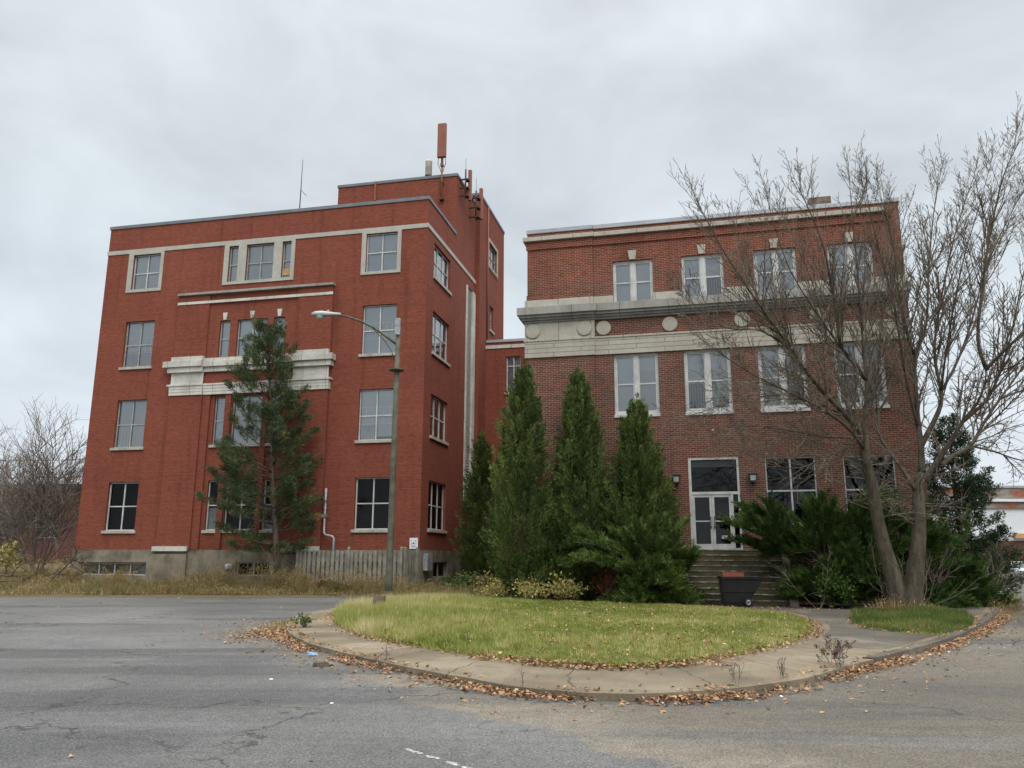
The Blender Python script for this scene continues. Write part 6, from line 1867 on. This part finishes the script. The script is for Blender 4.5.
y = 34.15 + 0.9 * (vnoise(np.column_stack([x + 200, x * 0 + 3]), 0.7, 77) - 0.25) + rng.random(n) ** 1.3 * np.interp(x, [-30, -20, -12, -6, -4.4], [9, 5.6, 4.0, 2.9, 3.0])
P = np.column_stack([x, y]); P = P[rng.random(len(P)) < 0.12 + 1.1 * vnoise(P + 200, 0.45, 4) ** 1.5]
near_wall = P[:, 1] < 38.0 - 0.228 * (P[:, 0] + 4.224) - 0.35
P = P[near_wall | (P[:, 0] < -22.3)]
K1, t1 = weed_strip(P, 1.0, rng)
n = 11000; x = rng.uniform(-4.9, -0.6, n); y = rng.uniform(28.6, 36.5, n)
K2, t2 = weed_strip(np.column_stack([x, y]), 1.15, rng, 0.42)
n = 7000; s = rng.random(n); x = 15.7 + s * 3.6 + rng.normal(size=n) * 0.30; y = 26.6 + s * 44 + rng.normal(size=n) * 0.5
K3, t3 = weed_strip(np.column_stack([x, y]), 1.1, rng, 0.55)
n = 1500; th = rng.random(n); x = -5.35 + rng.normal(size=n) * 0.35 + 0.4 * th; y = 17.9 + th * 3.2
K4, t4 = weed_strip(np.column_stack([x, y]), 0.55, rng, 0.6)
n = 1100; a = rng.random(n) * 6.28; r_ = rng.uniform(0.2, 0.65, n); x = 11.6 + np.cos(a) * r_ * 1.5; y = 24.55 + np.sin(a) * r_
K5, t5 = weed_strip(np.column_stack([x, y]), 1.1, rng, 0.75)
# bushy clumps of dead perennials among the weeds
def clumps(spec, rng):
    T, tt = [], []
    for cx, cy, r_, hh, cnt, t0 in spec:
        k_ = max(8, cnt // 45)
        ang = rng.random(k_) * 6.28; sp = np.sqrt(rng.random(k_))
        ax_ = unit(np.stack([np.cos(ang) * sp * 0.9, np.sin(ang) * sp * 0.9, np.ones(k_)], 1))
        O = np.stack([cx + np.cos(ang) * sp * r_ * .5, cy + np.sin(ang) * sp * r_ * .5, np.zeros(k_)], 1); O[:, 2] = ground_h(O[:, 0], O[:, 1])
        Ln = hh * rng.uniform(0.6, 1.15, k_)
        K_, ti_ = sprays(O, ax_, Ln, np.full(k_, r_ * 0.28), 45, 0.10, 0.022, rng, 1.6)
        T += [K_[:, :3], K_[:, [0, 2, 3]]]; tj = np.clip(t0 + (ti_ - 0.5) * 0.5, 0, 1); tt += [tj, tj]
        stemtip = O + ax_ * Ln[:, None]
        T.append(np.stack([O - [0.008, 0, 0], O + [0.008, 0, 0], stemtip], 1)); tt.append(np.full(k_, t0))
    return np.concatenate(T), np.concatenate(tt)
spec = []
for i in range(46):
    cx = rng.uniform(-29, -5.0); wall_y = 38.0 - 0.228 * (cx + 4.224)
    lo, hi = 35.2, (wall_y - 0.9 if cx > -22.3 else 42.0)
    spec.append((cx, rng.uniform(lo, hi), rng.uniform(0.4, 0.9), rng.uniform(0.35, 0.85), int(rng.uniform(250, 700)), rng.uniform(0.15, 0.75)))
for cx, cy, hh in ((-10.3, 36.6, 1.45), (-9.6, 36.2, 1.3), (-11.0, 36.4, 1.15), (-12.6, 37.6, 1.35), (-13.6, 37.3, 1.0), (-8.7, 35.8, 0.9), (-7.2, 35.6, 1.0), (-6.2, 35.9, 1.1), (-5.2, 35.4, 0.9), (-18.5, 38.9, 0.8), (-21.5, 40.4, 1.1), (-22.8, 40.2, 1.3), (-24.3, 41.0, 1.4)):
    spec.append((cx, cy, 0.85, hh, 1000, rng.uniform(0.45, 0.7)))
for i in range(14): spec.append((rng.uniform(-4.6, -0.5), rng.uniform(30.4, 34.5), 0.5, rng.uniform(0.4, 0.8), 380, rng.uniform(0.2, 0.7)))
for i in range(12): spec.append((15.9 + i * 0.28 + rng.normal() * .15, 27.2 + i * 3.2, 0.5, rng.uniform(0.6, 1.2), 450, rng.uniform(0.3, 0.8)))
K6, t6 = clumps(spec, rng)
tag(np_mesh("dry_weeds", np.concatenate([K1, K2, K3, K4, K5, K6]).reshape(-1, 3), 3, M["weeds"], None, np.concatenate([t1, t2, t3, t4, t5, t6])), kind="stuff")

def leaves(P, z, rng, size=(0.025, 0.092)):
    n = len(P)
    L = size[0] + (size[1] - size[0]) * rng.random(n) ** 1.5
    D = unit(np.column_stack([rng.normal(size=(n, 2)), rng.normal(size=n) * 0.28]))
    N = unit(np.column_stack([rng.normal(size=(n, 2)) * 0.35, np.ones(n)]))
    S = unit(np.cross(D, N))
    C = np.column_stack([P, z])
    W_ = L * rng.uniform(0.45, 0.8, n)
    up = np.cross(S, D) * (L * rng.uniform(-0.05, 0.3, n))[:, None]
    A = C - D * L[:, None] * .5; B_ = C + D * L[:, None] * .5
    return np.stack([A, C + S * W_[:, None] * .5 + up, B_, C - S * W_[:, None] * .5 + up], 1)
def along(curve, n, rng, outward, spread):
    """points beside a curve; positive outward = to its right"""
    i = rng.integers(0, len(curve) - 1, n); f = rng.random(n)[:, None]
    p = curve[i] * (1 - f) + curve[i + 1] * f
    d = curve[i + 1] - curve[i]; d = d / np.maximum(np.linalg.norm(d, axis=1)[:, None], 1e-6)
    nrm = np.column_stack([d[:, 1], -d[:, 0]])
    return p + nrm * (outward + spread * rng.random(n) ** 1.6)[:, None]
dense = catmull(OUTER, 40)
seg = np.linalg.norm(np.diff(dense, axis=0), axis=1); cum = np.concatenate([[0], np.cumsum(seg)])
OUT_U = np.column_stack([np.interp(np.linspace(0, cum[-1], 500), cum, dense[:, k]) for k in (0, 1)])
OUT_U = OUT_U[np.argmax(OUT_U[:, 1] < 19.3):]
OUTSIDE = 1.0
pp_ = OUT_U[len(OUT_U) // 2]; dd_ = OUT_U[len(OUT_U) // 2 + 1] - pp_
if inside(np.array([pp_ + np.array([dd_[1], -dd_[0]]) / np.hypot(*dd_) * 0.3]), np.array(WALK))[0]: OUTSIDE = -1.0
def gutter(n, off, spread, rng):
    P = along(OUT_U if OUTSIDE > 0 else OUT_U[::-1], n, rng, off, spread)
    return P
rng = np.random.default_rng(91)
P = gutter(13500, 0.0, 0.36, rng)
k = vnoise(P + 80, 0.9, 11) * 0.75 + vnoise(P + 80, 3.0, 12) * 0.45
P = P[rng.random(len(P)) < np.clip(k * 2.4 - 0.75, 0.05, 1)]
allP = [P]; allZ = [0.006 + rng.random(len(P)) * 0.05]
P = gutter(1100, 0.1, 1.2, rng); allP.append(P); allZ.append(0.006 + rng.random(len(P)) * 0.008)
P = gutter(3600, -0.22, 0.22, rng); P = P[rng.random(len(P)) < vnoise(P + 80, 1.2, 13) * 0.5]; allP.append(P); allZ.append(0.092 + rng.random(len(P)) * 0.015)
# heap at the rounded tip of the pavement
P = np.column_stack([rng.normal(-5.15, 0.4, 1100), rng.normal(17.9, 0.7, 1100)]); P = P[~inside(P, np.array(WALK))]; allP.append(P); allZ.append(0.006 + rng.random(len(P)) * 0.03)
P = np.column_stack([rng.normal(-6.3, 0.7, 130), rng.normal(20.8, 0.7, 130)]); P = P[~inside(P, np.array(WALK))]; allP.append(P); allZ.append(0.006 + rng.random(len(P)) * 0.01)
# rim of the lawn
LL = np.vstack([LAWN_S, LAWN_S[:1]])
P = along(LL, 9000, rng, -0.12, 0.36); k = vnoise(P + 80, 0.7, 14); P = P[(rng.random(len(P)) < k * 0.9) & (P[:, 1] < 26.5)]
allP.append(P); allZ.append(np.where(inside(P, LAWN_S), 0.12, 0.095) + rng.random(len(P)) * 0.03)
P = along(np.vstack([PATCH_S, PATCH_S[:1]]), 2600, rng, -0.1, 0.4); P = P[rng.random(len(P)) < vnoise(P + 80, 0.8, 15) * 0.8]; allP.append(P); allZ.append(0.1 + rng.random(len(P)) * 0.03)
P = scatter(LAWN_S, 3600, rng); allP.append(P); allZ.append(mound_h(P, LAWN_S, 0.088, 0.12) + 0.03 + rng.random(len(P)) * 0.06)
P = scatter(np.array(WALK), 700, rng); allP.append(P); allZ.append(np.full(len(P), 0.098))
P = np.column_stack([rng.uniform(-24, 10, 150), rng.uniform(5.5, 34, 150)]); P = P[~inside(P, np.array(WALK))]; allP.append(P); allZ.append(np.full(len(P), 0.008))
P = np.column_stack([rng.uniform(-32, -5, 2300), 34.25 + np.abs(rng.normal(size=2300)) * 0.35]); allP.append(P); allZ.append(ground_h(P[:, 0], P[:, 1]) + 0.075)
P = np.column_stack([rng.normal(0, 1, 1500) * 0.35, rng.random(1500)]); P = np.column_stack([15.6 + P[:, 1] * 2.6 + P[:, 0], 25.9 + P[:, 1] * 30]); allP.append(P); allZ.append(0.01 + rng.random(len(P)) * 0.03)
P = np.array([[-1.0, 15.0]]) * 0 + np.column_stack([rng.uniform(4.8, 13.5, 900), rng.uniform(25.0, 27.6, 900)]); allP.append(P); allZ.append(0.1 + rng.random(len(P)) * 0.02)
# small heap on the pavement
P = np.column_stack([rng.normal(3.05, 0.12, 60), rng.normal(12.3, 0.12, 60)]); allP.append(P); allZ.append(0.095 + rng.random(len(P)) * 0.04)
P = np.concatenate(allP); z = np.concatenate(allZ)
K = leaves(P, z, rng)
tag(np_mesh("fallen_leaves", K.reshape(-1, 3), 4, M["litter"], None, rng.random(len(P))), kind="stuff")
